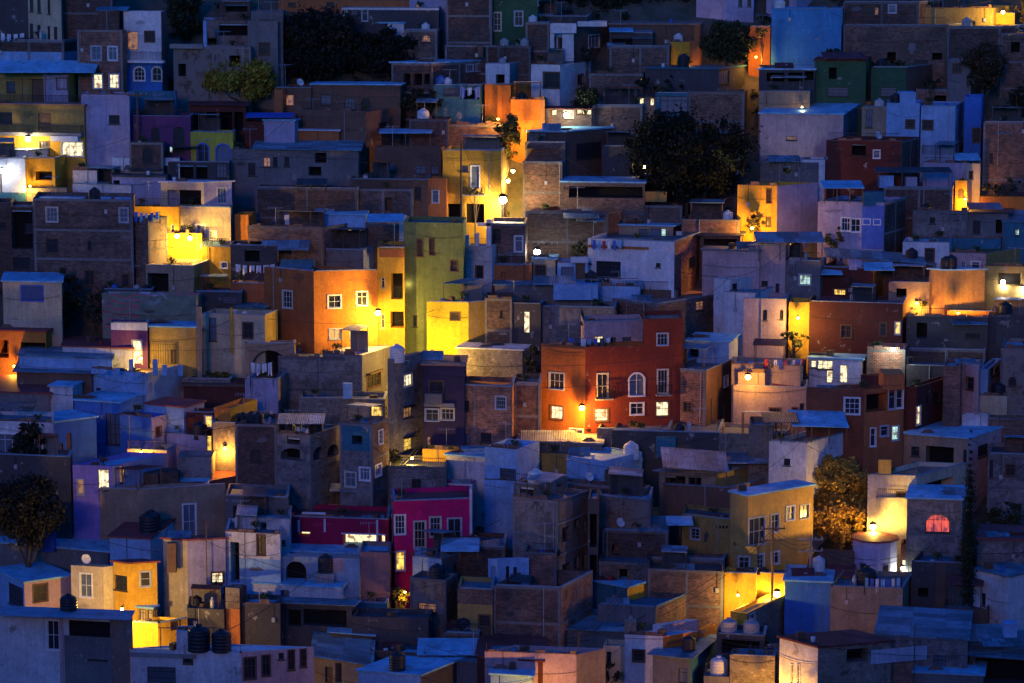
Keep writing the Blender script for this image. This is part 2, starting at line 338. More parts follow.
def H(label, x0, xc, x1, yt, yb, th=12, m=None, m2=None, wins='', roof='par', rc=None, d=7, dy=0, par=.35, bands=(), sl=0, raw=False, auto=True, name='house', cat='house', short=None, zb=None, sub=None, Yabs=None):
    if not raw: x0, xc, x1, yt, yb = tx(x0), tx(xc), tx(x1), ty(yt), ty(yb)
    m = m or BK; m2 = m2 or m; th2 = th
    if isinstance(th, tuple): th, th2 = th
    th = math.radians(th); th2 = math.radians(th2)
    Y = Yabs if Yabs else Yg(yb)+dy
    P = at(xc, yt, Y); z1 = P.z
    L = V((-math.cos(th), math.sin(th), 0)); R = V((math.sin(th2), math.cos(th2), 0))
    def toward(px, dd):
        Q = at(px, yt, P.y+dd); q = V((Q.x-P.x, Q.y-P.y, 0)); w = q.length; return q/w, w
    if abs(x0-xc) < 3.3: L, ll = toward(x0, d)
    else:
        ll = kx(x0, P, 0, L)
        if ll <= 0 or ll > 22: print('BAD left', label, ll); L, ll = toward(x0, 3)
    if abs(x1-xc) < 3.3: R, rl = toward(x1, d)
    else:
        rl = kx(x1, P, 0, R)
        if rl <= 0 or rl > 11: R, rl = toward(x1, 5.5)
    NL = V((L.y, -L.x, 0)); NL = -NL if NL.dot(V((P.x, P.y, 0))) > 0 else NL
    NR = V((R.y, -R.x, 0))
    if NL.dot(R) > 0: NL = -NL
    if NR.dot(L) > 0: NR = -NR
    if ll < .15: ll = .15
    if rl < .15: rl = .15
    z0 = (TZ(P.y)-1.0) if zb is None else zb
    if z0 > z1-1.5: z0 = z1-1.5
    root = sub.root if sub else empty(name, (P.x, P.y, z0), label, cat, 'houses stacked on the hillside' if cat == 'house' else 'walls between the houses')
    fl, fr_ = Face(), Face()
    A = P+L*ll
    fl.O = V((A.x, A.y, 0)); fl.U = -L; fl.N = NL; fl.W = ll
    fr_.O = V((P.x, P.y, 0)); fr_.U = R; fr_.N = NR; fr_.W = rl
    h = Face(); h.root = root; h.P = P; h.L = L; h.R = R; h.ll = ll; h.rl = rl; h.z1 = z1; h.z0 = z0; h.fl = fl; h.fr = fr_; h.xc = xc; h.Y = Y
    h.short = short or label; h.par = par; h.roofz = z1-par if roof == 'par' else z1+.12; h.label = label
    holes = {0: [], 1: []}; todo = []
    for wdef in [q for q in wins.replace('\n', ' ').split(';') if q.strip()]:
        a = wdef.split(); st = a[1] if len(a) > 1 else ''
        c = [float(q) for q in a[0].split(',')]
        wx0, wy0, wx1, wy1 = (c if raw else (tx(c[0]), ty(c[1]), tx(c[2]), ty(c[3])))
        k = 0 if (wx0+wx1)/2 < xc else 1
        if abs(x0-xc) <= .3: k = 1
        if abs(x1-xc) <= .3: k = 0
        if 'L' in st: k = 0
        if 'r' in st: k = 1
        f = (fl, fr_)[k]; xm, ym = (wx0+wx1)/2, (wy0+wy1)/2
        u0, _ = hit(f, wx0, ym); u1, _ = hit(f, wx1, ym); _, v1 = hit(f, xm, wy0); _, v0 = hit(f, xm, wy1)
        u0 = max(u0, .06); u1 = min(u1, f.W-.06); v1 = min(v1, z1-.12); v0 = max(v0, z0+.1)
        if u1-u0 < .15 or v1-v0 < .15: print('skip win', label, a); continue
        dp = min(1.2, (rl if k == 0 else ll)*.6) if 'o' in st else .14
        holes[k].append((u0, u1, v0, v1, dp)); todo.append((f, u0, u1, v0, v1, st, dp, k))
    h.holes = holes; h.m = m; h.m2 = m2
    mats = [m, m2]; bd = []
    for (b0, b1, bm) in bands:
        if not raw: b0, b1 = ty(b0), ty(b1)
        if bm not in mats: mats.append(bm)
        bd.append((at(xc, b1, Y).z, at(xc, b0, Y).z, mats.index(bm)))
    mb = MB()
    wallgrid(mb, fl.O, fl.U, fl.N, ll, z0, z1, holes[0], bd, 0, 0)
    wallgrid(mb, fr_.O, fr_.U, fr_.N, rl, z0, z1, holes[1], bd if m is m2 else [], 1, 0)
    B = P+L*ll+R*rl; C = P+R*rl
    def side(p, q, mi):
        w = (q-p).length
        mb.poly([V((p.x, p.y, z0)), V((q.x, q.y, z0)), V((q.x, q.y, z1)), V((p.x, p.y, z1))], mi, [(0, z0), (w, z0), (w, z1), (0, z1)])
    side(C, B, 0); side(B, A, 1)
    # spandrels of arched windows belong to the wall
    for f, u0, u1, v0, v1, st, dp, k in todo:
        if 'a' in st:
            w = u1-u0; pts = archpts(u0, u1, v1-min(w/2, (v1-v0)*.6), v1)
            n = len(pts)//2
            for i in range(n):
                mb.poly([facept(f, *pts[i], -.01), facept(f, *pts[i+1], -.01), facept(f, u0, v1, -.01)], k, [pts[i], pts[i+1], (u0, v1)])
                a, b2 = pts[len(pts)-1-i], pts[len(pts)-2-i]
                mb.poly([facept(f, *b2, -.01), facept(f, *a, -.01), facept(f, u1, v1, -.01)], k, [b2, a, (u1, v1)])
    rc = rc or RC
    if roof == 'par':
        t = min(.16, ll*.3, rl*.3); zi = z1-par
        o = [P, C, B, A]; i_ = [P+L*t+R*t, C+L*t-R*t, B-L*t-R*t, A-L*t+R*t]
        for a in range(4):
            b = (a+1) % 4; p, q, r, s = o[a], o[b], i_[b], i_[a]
            z = lambda v, zz: V((v.x, v.y, zz))
            mb.poly([z(p, z1), z(q, z1), z(r, z1), z(s, z1)], 0)
            mb.poly([z(s, z1), z(r, z1), z(r, zi), z(s, zi)], 0)
    elif sl:
        z = lambda v, dz=0: V((v.x, v.y, z1+dz))
        mb.poly([z(A), z(B), z(B, sl)], 1); mb.poly([z(P), z(C), z(C, sl)], 1); mb.poly([z(C), z(B), z(B, sl), z(C, sl)], 0)
    mb.build('wall', mats, root)
    rf = MB()
    if roof == 'par':
        t = min(.16, ll*.3, rl*.3); O = P+L*t+R*t
        rf.box(V((O.x, O.y, z1-par-.1)), L*(ll-2*t), R*(rl-2*t), ZV*.1)
    else:
        ov = .16 if roof == 'slab' else .35; th_ = .13 if roof == 'slab' else .06
        O = P-L*ov-R*ov; k = sl/max(rl, .1)
        rf.box(V((O.x, O.y, z1+.003-ov*k)), L*(ll+2*ov), R*(rl+2*ov)+ZV*(k*(rl+2*ov)), ZV*th_)
    rf.build('roof', rc, root)
    for f, u0, u1, v0, v1, st, dp, k in todo: mkwindow(f, u0, u1, v0, v1, st, root, dp)
    HOUSES.append(h); h.auto = auto and roof == 'par' and ll > 2 and rl > 2; h.flat = roof == 'slab' and not sl
    return h

def spot(h, px, back=1.2):
    Y = h.P.y+back; x = (px-CX)/F*((h.P-CAM).dot(FW))*Y/h.P.y
    q = V((x, Y, 0))-V((h.P.x, h.P.y, 0)); a = min(max(q.dot(h.L), .65), max(h.ll-.65, .1)); b = min(max(q.dot(h.R), .65), max(h.rl-.65, .1))
    p = h.P+h.L*a+h.R*b; return V((p.x, p.y, h.roofz))

def tank(h, px, kind='black', s=1.0, back=1.2, stand=0.0, desc=None, raw=False, py=None):
    if not raw: px = tx(px); py = ty(py) if py else None
    p = spot(h, px, back)
    if py: q = at(px, py, h.P.y+back); g = min(q.z, h.roofz)-.1 if q.z < h.roofz else h.roofz; p = V((q.x, q.y, q.z-.15 if q.z < h.roofz else h.roofz)); stand = .15 if q.z < h.roofz else q.z-h.roofz
    c = desc or {'black': 'black ribbed water tank', 'white': 'pale ribbed water tank', 'grey': 'grey cylindrical water tank', 'blue': 'blue water tank'}[kind]
    t = empty('water_tank', p, f'{c} on the {h.short}', 'water tank', 'water tanks on the roofs')
    if stand:
        b = MB(); b.cbox(p, 1.2*s, 1.2*s, stand); b.build('plinth', M['conc'], t)
    b = MB(); r = .55*s; hh = 1.25*s; z = stand
    prof = [(r*.97, z)]
    for i in range(5):
        a = z+hh*.75*i/5; prof += [(r, a+.03), (r, a+hh*.12), (r*.95, a+hh*.13), (r*.95, a+hh*.149)]
    prof += [(r, z+hh*.77), (r*.82, z+hh*.87), (r*.45, z+hh*.96), (r*.30, z+hh*.965)]
    b.lathe(p, prof, 14); b.build('tank_body', M['tank_'+kind], t, True)
    l_ = MB(); l_.lathe(p, [(r*.32, z+hh*.96), (r*.32, z+hh*1.03), (r*.12, z+hh*1.06)], 10); l_.build('lid', M['tank_'+kind], t)
    q = MB(); q.tube(p+V((r*.9, -.1, z+.15)), p+V((r*1.5, -.15, z+.15)), .025); q.tube(p+V((r*1.5, -.15, z+.15)), p+V((r*1.5, -.15, -.05)), .025); q.build('pipe', M['steel'], t)

def box(h, x0, y0, x1, y1, m, back=.5, dep=1.5, name='roof_room', raw=False, mf=0):
    """small cabin or chimney standing on the roof, part of the house"""
    if not raw: x0, x1, y0, y1 = tx(x0), tx(x1), ty(y0), ty(y1)
    Y = h.P.y+back; a = at(x0, y0, Y); b = at(x1, y0, Y); zb = at(x0, y1, Y).z
    mb = MB(); mb.box(V((a.x, Y, zb)), V((b.x-a.x, 0, 0)), V((0, dep, 0)), ZV*(a.z-zb)); return mb.build(name, m, h.root)

def canopy(h, x0, x1, yf, back=.3, dep=3, rise=.4, m=None, posts=3, ztop=None, name='canopy', raw=False, down=None, yf2=None):
    """corrugated sheet on posts above the roof terrace; front edge at (x0..x1, yf)"""
    if not raw: x0, x1, yf = tx(x0), tx(x1), ty(yf); yf2 = ty(yf2) if yf2 else None
    Y = h.P.y+back; a = at(x0, yf, Y); b = at(x1, yf2 or yf, Y)
    mb = MB(); k = random.uniform(-.05, .05)
    mb.box(a, b-a, V((0, dep, rise)), ZV*.05)
    c = mb.build(name, m or TIN, h.root)
    zz = h.roofz if down is None else at(x0, ty(down) if not raw else down, Y).z
    for i in range(posts):
        ps = MB()
        t = i/(posts-1) if posts > 1 else .5
        p = a.lerp(b, .04+.92*t); 
        ps.tube(V((p.x, p.y+.12, zz)), V((p.x, p.y+.12, p.z)), .045); ps.build('post', M['wood'], c)
    return c

def facebox(h, x0, y0, x1, y1, m, out=.12, name='ledge', side=0, raw=False, kind=None):
    if not raw: x0, x1, y0, y1 = tx(x0), tx(x1), ty(y0), ty(y1)
    f = (h.fl, h.fr)[side]; xm, ym = (x0+x1)/2, (y0+y1)/2
    u0, _ = hit(f, x0, ym); u1, _ = hit(f, x1, ym); _, v1 = hit(f, xm, y0); _, v0 = hit(f, xm, y1)
    mb = MB(); mb.box(facept(f, u0, v0, .002), f.U*(u1-u0), ZV*(v1-v0), f.N*out); return mb.build(name, m, h.root)

def rail(h, x0, x1, ytop, ybot, out=.0, side=0, m=None, step=.14, slab=False, raw=False, name='railing'):
    if not raw: x0, x1, ytop, ybot = tx(x0), tx(x1), ty(ytop), ty(ybot)
    f = (h.fl, h.fr)[side]; xm = (x0+x1)/2
    u0, _ = hit(f, x0, ybot); u1, _ = hit(f, x1, ybot); _, v1 = hit(f, xm, ytop); _, v0 = hit(f, xm, ybot)
    mb = MB(); o = out-.05 if out else -.10
    n = max(2, int((u1-u0)/step))
    for i in range(n+1):
        u = u0+(u1-u0)*i/n; mb.box(facept(f, u-.012, v0, o), f.U*.024, ZV*(v1-v0), f.N*.024)
    mb.box(facept(f, u0, v1, o-.01), f.U*(u1-u0), ZV*.04, f.N*.045)
    if out:
        for u in (u0, u1):
            mb.box(facept(f, u-.02, v1, 0), f.U*.04, ZV*.04, f.N*o)
            for k in range(1, 4): mb.box(facept(f, u-.012, v0, o*k/4), f.U*.024, ZV*(v1-v0), f.N*.024)
    r = mb.build(name, m or M['iron'], h.root)
    if slab:
        s = MB(); s.box(facept(f, u0-.05, v0-.12, .002), f.U*(u1-u0+.1), ZV*.12, f.N*(out)); s.build('balcony_slab', M['conc'], r)
    return r

CLO = [plain('cloth_%d' % i, c, .9) for i, c in enumerate([(.75, .74, .72), (.08, .16, .5), (.45, .06, .08), (.65, .65, .7), (.10, .10, .12), (.25, .45, .65), (.6, .5, .2), (.5, .2, .4)])]
def laundry(h, x0, x1, y, back=.6, n=7, cols=(0, 3, 5), drop=.7, desc='clothesline with hanging washing', raw=False):
    if not raw: x0, x1, y = tx(x0), tx(x1), ty(y)
    Y = h.P.y+back; a = at(x0, y, Y); b = at(x1, y, Y)
    t = empty('clothesline', (a+b)/2, f'{desc} above the {h.short}', 'clothesline', 'clotheslines on the roofs')
    sag = lambda s: a.lerp(b, s)+V((0, 0, -.3*4*s*(1-s)*.5))
    mb = MB()
    for i in range(8): mb.tube(sag(i/8), sag((i+1)/8), .012, 0, 4)
    for e in (a, b): mb.tube(V((e.x, e.y, h.roofz-.2)), e+V((0, 0, .05)), .03)
    mb.build('rope', M['iron'], t)
    for i in range(n):
        s0 = (i+.12)/n; s1 = (i+.12+random.uniform(.55, .8))/n; dr = drop*random.uniform(.6, 1.15)
        g = MB(); p, q = sag(s0), sag(s1); K = 5
        for k in range(K):
            e0, e1 = p.lerp(q, k/K), p.lerp(q, (k+1)/K)
            w0, w1 = V((0, .05*math.sin(k*2.1+i), 0)), V((0, .05*math.sin((k+1)*2.1+i), 0))
            dd = dr*(1+.12*math.sin(k+i))
            g.poly([e0-ZV*dd+w0*2, e1-ZV*dd+w1*2, e1+w1*.2, e0+w0*.2]); g.poly([e0+w0*.2+V((0, .02, 0)), e1+w1*.2+V((0, .02, 0)), e1-ZV*dd+w1*2+V((0, .02, 0)), e0-ZV*dd+w0*2+V((0, .02, 0))])
        g.build('garment', CLO[cols[i % len(cols)]], t)

def antenna(h, px, hgt=2.2, back=1.0, raw=False):
    if not raw: px = tx(px)
    p = spot(h, px, back); t = empty('tv_antenna', p, f'thin television antenna on the {h.short}', 'antenna', 'television antennas on the roofs')
    m = MB(); m.tube(p, p+ZV*hgt, .022); m.build('mast', M['steel'], t)
    a = random.uniform(-.6, .6); d = V((math.cos(a), math.sin(a), 0)); e = V((-d.y, d.x, 0)); q = p+ZV*(hgt-.05)
    b = MB(); b.tube(q-d*.7, q+d*.7, .014)
    for i in range(7): c = q+d*(-.65+i*.21); w = .38-.03*i; b.tube(c-e*w-ZV*w*.3, c+e*w+ZV*w*.3, .01, 0, 4)
    b.build('boom', M['steel'], t)
def dish(h, px, back=.8, raw=False):
    if not raw: px = tx(px)
    p = spot(h, px, back); t = empty('satellite_dish', p, f'round satellite dish on the {h.short}', 'satellite dish', 'satellite dishes on the roofs')
    m = MB(); m.tube(p, p+ZV*.7, .03); m.build('mast', M['steel'], t)
    b = MB(); c = p+ZV*.8; ax = V((.5, -.7, .45)).normalized(); u = ax.orthogonal().normalized(); v = ax.cross(u); N = 14
    for i in range(N):
        a0, a1 = 6.28318*i/N, 6.28318*(i+1)/N
        for r0, r1 in ((.01, .2), (.2, .38)):
            g = lambda r, a: c+(u*math.cos(a)+v*math.sin(a))*r+ax*(r*r*.7)
            b.poly([g(r0, a0), g(r1, a0), g(r1, a1), g(r0, a1)]); b.poly([g(r0, a1)-ax*.02, g(r1, a1)-ax*.02, g(r1, a0)-ax*.02, g(r0, a0)-ax*.02])
    b.build('reflector', M['tank_white'], t)
    k = MB(); k.tube(c, c+ax*.45-ZV*.05, .015); k.tube(c+ax*.42-ZV*.05, c+ax*.5-ZV*.05, .04); k.build('feed_arm', M['steel'], t)
def gas(h, px, back=.6, raw=False):
    if not raw: px = tx(px)
    p = spot(h, px, back); t = empty('gas_cylinder', p, f'upright gas cylinder on the {h.short}', 'gas cylinder', 'gas cylinders on the roofs')
    b = MB(); b.lathe(p, [(.17, .02), (.19, .08), (.19, .85), (.15, .97), (.05, 1.0)], 12); b.build('cylinder_body', M['steel'], t, True)
    c = MB(); c.lathe(p, [(.10, .97), (.10, 1.12), (.09, 1.13)], 10); c.build('collar', M['steel'], t)

def lampon(h, label, px, py, W, c=None, out=.5, side=0, **k):
    f = (h.fl, h.fr)[side]; d = ray(px, py); t = (f.O-CAM).dot(f.N)/d.dot(f.N); p = CAM+d*t - d.normalized()*out
    return lamp(label, px, py, p.y-Yg(py), W, c or SOD, **k)
def Yon(h, side, x, y, raw=False):
    if not raw: x, y = tx(x), ty(y)
    f = (h.fl, h.fr)[side]; u, v = hit(f, x, y); return facept(f, u, v).y
# ---------------------------------------------------------------- lamps seen lit; small unseen ones are added where walls glow without one
SOD = (1.0, .46, .05); SODY = (1.0, .60, .10); WCOL = (.85, 1.0, .85); WARM = (1.0, .72, .32)
def emis(c, s):
    key = ('globe', c, s)
    if key in _mc: return _mc[key]
    m, n, l, b = _new(key); b.inputs['Emission Color'].default_value = (*c, 1); b.inputs['Emission Strength'].default_value = s; b.inputs['Base Color'].default_value = (.8, .8, .8, 1); return m
def lamp(label, px, py, dy, W, c=SOD, pole=0, size=.17, yb=None, glow=14, off=(0, -.5, -.35), raw=True, arm=.8, ad=None):
    """street lamp: bracket or pole, hood, lit globe and its light; depth = ground depth at yb plus dy"""
    if not raw: px, py = tx(px), ty(py); yb = ty(yb) if yb else None
    Y = Yg(yb if yb else py)+dy; p = at(px, py, Y)
    t = empty('street_lamp' if pole else 'wall_lamp', p if not pole else V((p.x, p.y+.7, TZ(p.y)-.3)), label, 'street lamp' if pole else 'wall lamp', 'lit lamps in the alleys')
    g = MB(); g.lathe(p-ZV*size, [(size*.05, 0), (size*.6, size*.2), (size*.95, size*.7), (size, size), (size*.9, size*1.4), (size*.6, size*1.8), (size*.3, size*1.95)], 12)
    g.build('globe', emis(c, glow), t, True)
    k = MB(); k.lathe(p+ZV*size*.9, [(size*1.25, 0), (size*1.1, size*.5), (size*.3, size*.9)], 12)
    ad = V(ad) if ad else V((0, 1, 0))
    k.tube(p+ZV*(size*1.3), p+ZV*(size*1.3)+ad*arm, .03)
    k.build('hood', M['iron'], t)
    if pole:
        q = MB(); q.tube(V((p.x, p.y+.7, TZ(p.y)-.3)), p+V((0, .7, pole)), .08, 0, 8, .05); q.build('pole', M['iron'], t)
    ld = bpy.data.lights.new('lamp_light', 'POINT'); ld.energy = W*(2.2 if c in (SOD, SODY) else 1.3); ld.color = c; ld.shadow_soft_size = .12
    lo = bpy.data.objects.new('lamp_light', ld); COL.objects.link(lo); lo.parent = t
    lo.location = (p+V(off))-t.location
    return t
def pole(label, px, ytop, yb, dy=0, r=.13, arms=1, m=None, lean=0, raw=True, wood=True):
    if not raw: px, ytop, yb = tx(px), ty(ytop), ty(yb)
    Y = Yg(yb)+dy; p = at(px, ytop, Y); b = V((p.x-lean, p.y, TZ(Y)-.6))
    t = empty('utility_pole', b, label, 'utility pole', 'utility poles between the houses')
    q = MB(); q.tube(b, p, r, 0, 8, r*.7); q.build('shaft', m or M['wood'], t)
    for i in range(arms):
        k = MB(); c = p-ZV*(.35+.9*i); k.box(c+V((-.95, -.16, 0)), V((1.9, .25, 0)), V((0, .1, 0)), ZV*.12); k.build('crossarm', m or M['wood'], t)
        for s in (-.85, -.35, .35, .85): n = MB(); n.lathe(c+V((s, -.1+s*.12, .12)), [(.05, 0), (.06, .06), (.03, .1), (.05, .16), (.02, .2)], 8); n.build('insulator', M['tank_grey'], t)
    return p
def cable(label, a, b, sag=.8, r=.022, n=1):
    a, b = V(a), V(b); mb = MB(); K = 14
    for s in range(n):
        o = V((0, 0, -.28*s))
        g = lambda t: a.lerp(b, t)+o+V((0, 0, -4*sag*(1+.2*s)*t*(1-t)))
        for i in range(K): mb.tube(g(i/K), g((i+1)/K), r, 0, 4)
    tag(mb.build('overhead_cable', M['iron']), label, 'cable', 'cables strung between the houses')

# ---------------------------------------------------------------- trees
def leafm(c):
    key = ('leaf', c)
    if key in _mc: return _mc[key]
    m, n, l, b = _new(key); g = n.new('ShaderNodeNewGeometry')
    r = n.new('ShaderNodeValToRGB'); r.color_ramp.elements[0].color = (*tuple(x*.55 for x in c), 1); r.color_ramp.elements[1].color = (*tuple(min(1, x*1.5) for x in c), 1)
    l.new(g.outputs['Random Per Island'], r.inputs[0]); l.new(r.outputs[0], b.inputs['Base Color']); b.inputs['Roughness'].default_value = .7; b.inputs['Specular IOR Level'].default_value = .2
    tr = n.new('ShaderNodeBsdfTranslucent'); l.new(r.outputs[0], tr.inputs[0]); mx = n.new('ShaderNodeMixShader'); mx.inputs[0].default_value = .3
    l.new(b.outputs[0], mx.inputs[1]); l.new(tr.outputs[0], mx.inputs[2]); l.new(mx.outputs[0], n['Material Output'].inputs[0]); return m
BARK = plain('bark', (.09, .065, .045), .95)
def crown_mesh(name, centers, radii, nleaf, size, mat, parent, loc, seed):
    rng = np.random.default_rng(seed); C = np.array(centers); Rr = np.array(radii)
    w = Rr**2; w = w/w.sum(); idx = rng.choice(len(C), nleaf, p=w)
    d = rng.normal(size=(nleaf, 3)); d /= np.linalg.norm(d, axis=1)[:, None]
    rad = np.minimum(np.abs(rng.normal(size=nleaf))*.62, 1.7)
    pos = C[idx]+d*rad[:, None]*Rr[idx][:, None]*np.array([1.05, 1, .85])
    a = rng.normal(size=(nleaf, 3)); a /= np.linalg.norm(a, axis=1)[:, None]
    b = np.cross(a, rng.normal(size=(nleaf, 3))); b /= np.linalg.norm(b, axis=1)[:, None]
    s = size*1.2*(.6+.8*rng.random(nleaf))[:, None]
    v = np.stack([pos-a*s, pos+b*s*.5, pos+a*s, pos-b*s*.5], 1).reshape(-1, 3)-np.array(loc)
    me = bpy.data.meshes.new(name); me.vertices.add(nleaf*4); me.vertices.foreach_set('co', v.ravel().astype(np.float32))
    me.loops.add(nleaf*4); me.loops.foreach_set('vertex_index', np.arange(nleaf*4, dtype=np.int32)); me.polygons.add(nleaf)
    me.polygons.foreach_set('loop_start', np.arange(0, nleaf*4, 4, dtype=np.int32)); me.polygons.foreach_set('loop_total', np.full(nleaf, 4, dtype=np.int32))
    me.update(calc_edges=True); me.materials.append(mat); o = bpy.data.objects.new(name, me); COL.objects.link(o); o.parent = parent; return o
def tree(label, x0, y0, x1, y1, yb, dy=0, c=(.05, .075, .025), dens=1.0, seed=1, raw=True, clump=None, leaf=.13, name='tree', cat='tree', flat=1.0):
    """crown fills the pixel box; trunk reaches the ground at depth of yb"""
    if not raw: x0, x1, y0, y1, yb = tx(x0), tx(x1), ty(y0), ty(y1), ty(yb)
    Y = Yg(yb)+dy; a = at(x0, y0, Y); b = at(x1, y1, Y); cx = (a.x+b.x)/2; cz = (a.z+b.z)/2; rx = (b.x-a.x)/2; rz = (a.z-b.z)/2
    rnd = random.Random(seed*13+5); base = V((cx, Y, TZ(Y)-.3))
    if base.z > b.z-.3: base.z = b.z-.8
    t = empty(name, base, label, cat, 'trees and shrubs among the houses'); cs, rs = [], []; n = clump or max(16, int(rx*rz*7))
    for i in range(n):
        for _ in range(20):
            q = V((rnd.uniform(-1, 1), rnd.uniform(-1, 1), rnd.uniform(-1, 1)))
            if q.length < 1: break
        q = q.normalized()*(q.length**.8); r = min(rx, rz)*rnd.choice((.14, .2, .26, .34))*rnd.uniform(.8, 1.2)
        cs.append((cx+q.x*(rx-r*.7), Y+q.y*min(rx, rz)*.8*flat, cz+q.z*(rz-r*.6))); rs.append(r)
    trk = MB(); top = V((cx, Y, cz-rz*.15)); r0 = max(.06, min(.32, rx*.09)); prev = base
    for k in range(1, 5):
        nx = base.lerp(top, k/4)+V((rnd.uniform(-.15, .15), 0, 0))*rx*.4; trk.tube(prev, nx, r0*(1-.14*(k-1)), 0, 8, r0*(1-.14*k)); prev = nx
        if k >= 2:
            for c_ in rnd.sample(cs, min(len(cs), 5)): 
                mid = nx.lerp(V(c_), .55)+V((0, 0, -.1*rx)); trk.tube(nx, mid, r0*.42, 0, 6, r0*.25); trk.tube(mid, V(c_), r0*.25, 0, 5, r0*.08)
    trk.build('trunk', BARK, t)
    vol = sum(r**3 for r in rs); nl = int(min(26000, max(600, vol*4.2*1100*dens*(.13/leaf)**2)))
    crown_mesh('crown', cs, rs, nl, leaf, leafm(c), t, base, seed); return t
def potplant(h, px, back=.3, s=.5, seed=1, raw=False):
    if not raw: px = tx(px)
    p = spot(h, px, back); t = empty('potted_plant', p, f'small plant on the {h.short}', 'potted plant', 'potted plants on roofs')
    b = MB(); b.lathe(p, [(.13, 0), (.19, .30), (.20, .34)], 10); b.build('pot', M['terra'], t)
    c = p+ZV*(.34+s*.5); crown_mesh('foliage', [(c.x, c.y, c.z), (c.x+.15, c.y, c.z+.15), (c.x-.15, c.y, c.z+.1)], [s*.6]*3, 160, .08, leafm((.05, .08, .03)), t, p, seed)
M['terra'] = plain('terracotta', (.35, .13, .07), .85)

# ---------------------------------------------------------------- the hillside
def ground():
    xs = np.concatenate([np.linspace(-420, -90, 8), np.linspace(-75, 75, 61), np.linspace(90, 420, 8)])
    ysv = np.concatenate([np.linspace(-300, 190, 22), np.linspace(195, 330, 90), np.linspace(345, 900, 18)])
    mb = MB(); nx, ny = len(xs), len(ysv)
    rng = np.random.default_rng(3)
    for y in ysv:
        for x in xs: mb.v.append((x, y, TZ(y)+(rng.random()-.5)*.5))
    for j in range(ny-1):
        for i in range(nx-1):
            q = (j*nx+i, j*nx+i+1, (j+1)*nx+i+1, (j+1)*nx+i); mb.f.append(q); mb.m.append(0); mb.uv += [(mb.v[k][0], mb.v[k][1]) for k in q]
    m, n, l, b = _new(('hillside',)); uv, rv = uvrand(n, l)
    col = mixc(n, l, ramp(n, l, noise(n, l, rv, .6, 8, .7), .4, .65), (.10, .075, .05), (.035, .045, .02)); l.new(col, b.inputs['Base Color']); b.inputs['Roughness'].default_value = 1
    o = mb.build('hillside', m); o['kind'] = 'structure'
ground()
def scrub():
    rng = np.random.default_rng(8); cs = []; rs = []
    for _ in range(900):
        y = rng.uniform(255, 345); x = rng.uniform(-60, 60)*(y/290); r = rng.uniform(.3, .9); cs.append((x, y, TZ(y)+r*.4)); rs.append(r)
    e = crown_mesh('scrub', cs, rs, 60000, .16, leafm((.035, .035, .02)), None, (0, 0, 0), 77)
    tag(e, 'dry dark scrub covering the upper slope', 'scrub', kind='stuff')
scrub()
# ================================================================ top left
tile(0, 0)
H('dark windowless block in the top left corner', -60, 108, 118, -60, 200, 8, GRN and DGY, d=8)
h = H('cream tower with two rows of narrow slots', 108, 238, 250, -60, 230, 10, CRM, wins='117,-8,131,45 ;147,-5,160,50 ;187,-5,197,55 ;117,92,131,152 ;147,98,160,155 ;187,102,197,158 ;212,105,225,155', d=6)
H('dark brick block behind the cream tower', 238, 440, 452, -60, 200, 8, BKD, roof='slab', rc=RCD)
h = H('brick house with a lit pair of lower windows', 302, 480, 497, 118, 420, 10, BKR, wins='360,182,396,236 fb;426,184,459,236 fb;368,292,401,346 wf;430,292,466,346 wf;345,105,345,106', d=5)
antenna(h, 420); box(h, 385, 40, 465, 118, BKD, 1.5, 2.5)
h = H('long dark brick house under the cream tower', -30, 250, 305, 160, 300, 14, BKD, bands=((205, 330, LBL),), rc=RCB, par=.1, d=8)
laundry(h, 0, 100, 128, n=4, cols=(0, 3), desc='short clothesline with white sheets')
gas(h, 150)
h = H('ochre upper storey under a wide blue tin roof', -30, 268, 320, 292, 445, 12, YOL, wins='25,320,60,362 b;125,310,172,402 D;224,308,263,348 nb;205,360,262,405 b', bands=(), roof='tin', rc=TIND, d=6)
facebox(h, 172, 292, 268, 405, LAV, .03, 'painted_panel'); 
canopy(h, -20, 372, 286, -1.2, 3.4, .95, RCB, 5, yf2=286, down=400)
rail(h, -10, 330, 372, 404, .9, slab=True)
for q in ((226, 312, 231, 345), (241, 320, 245, 345), (256, 312, 261, 345), (226, 340, 261, 345)): facebox(h, *q, M['tank_white'], .03, 'letter_stroke')
h = H('ochre balcony house lit by a white lamp', -30, 330, 362, 415, 660, 12, YOL, wins='-20,440,48,486 ;150,443,200,516 D;157,557,192,606 n;243,558,326,613 wf', rc=RCT, roof='slab', bands=((535, 700, YEL),), d=3)  # lamplight on the lower storey is put into its brighter yellow band
facebox(h, -30, 518, 330, 532, M['conc'], .8, 'balcony_slab'); facebox(h, 212, 532, 318, 553, M['frame_white'], .9, 'awning')
rail(h, -20, 328, 490, 518, .8)
lampon(h, 'bright white lamp on the ochre balcony house', 28, 139, 110, (1, .78, .42), out=1.3, glow=45, size=.24)
h = H('lavender windowless wall house with one small window', 318, 507, 515, 372, 665, 8, LAV, wins='428,452,470,487 ', d=4, rc=RCW, par=.2)
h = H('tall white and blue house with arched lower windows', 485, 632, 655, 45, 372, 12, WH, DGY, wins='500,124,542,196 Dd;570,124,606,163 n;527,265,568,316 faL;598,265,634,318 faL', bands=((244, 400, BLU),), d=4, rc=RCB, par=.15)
facebox(h, 493, 236, 648, 246, M['frame_white'], .7, 'balcony_slab'); rail(h, 495, 640, 203, 236, .65)
canopy(h, 375, 500, 42, .3, 2, .3, TIN, 0)
h = H('turquoise parapet wall below the blue arched house', 508, 690, 696, 358, 470, 8, TUR, d=.4, cat='wall', name='parapet_wall')
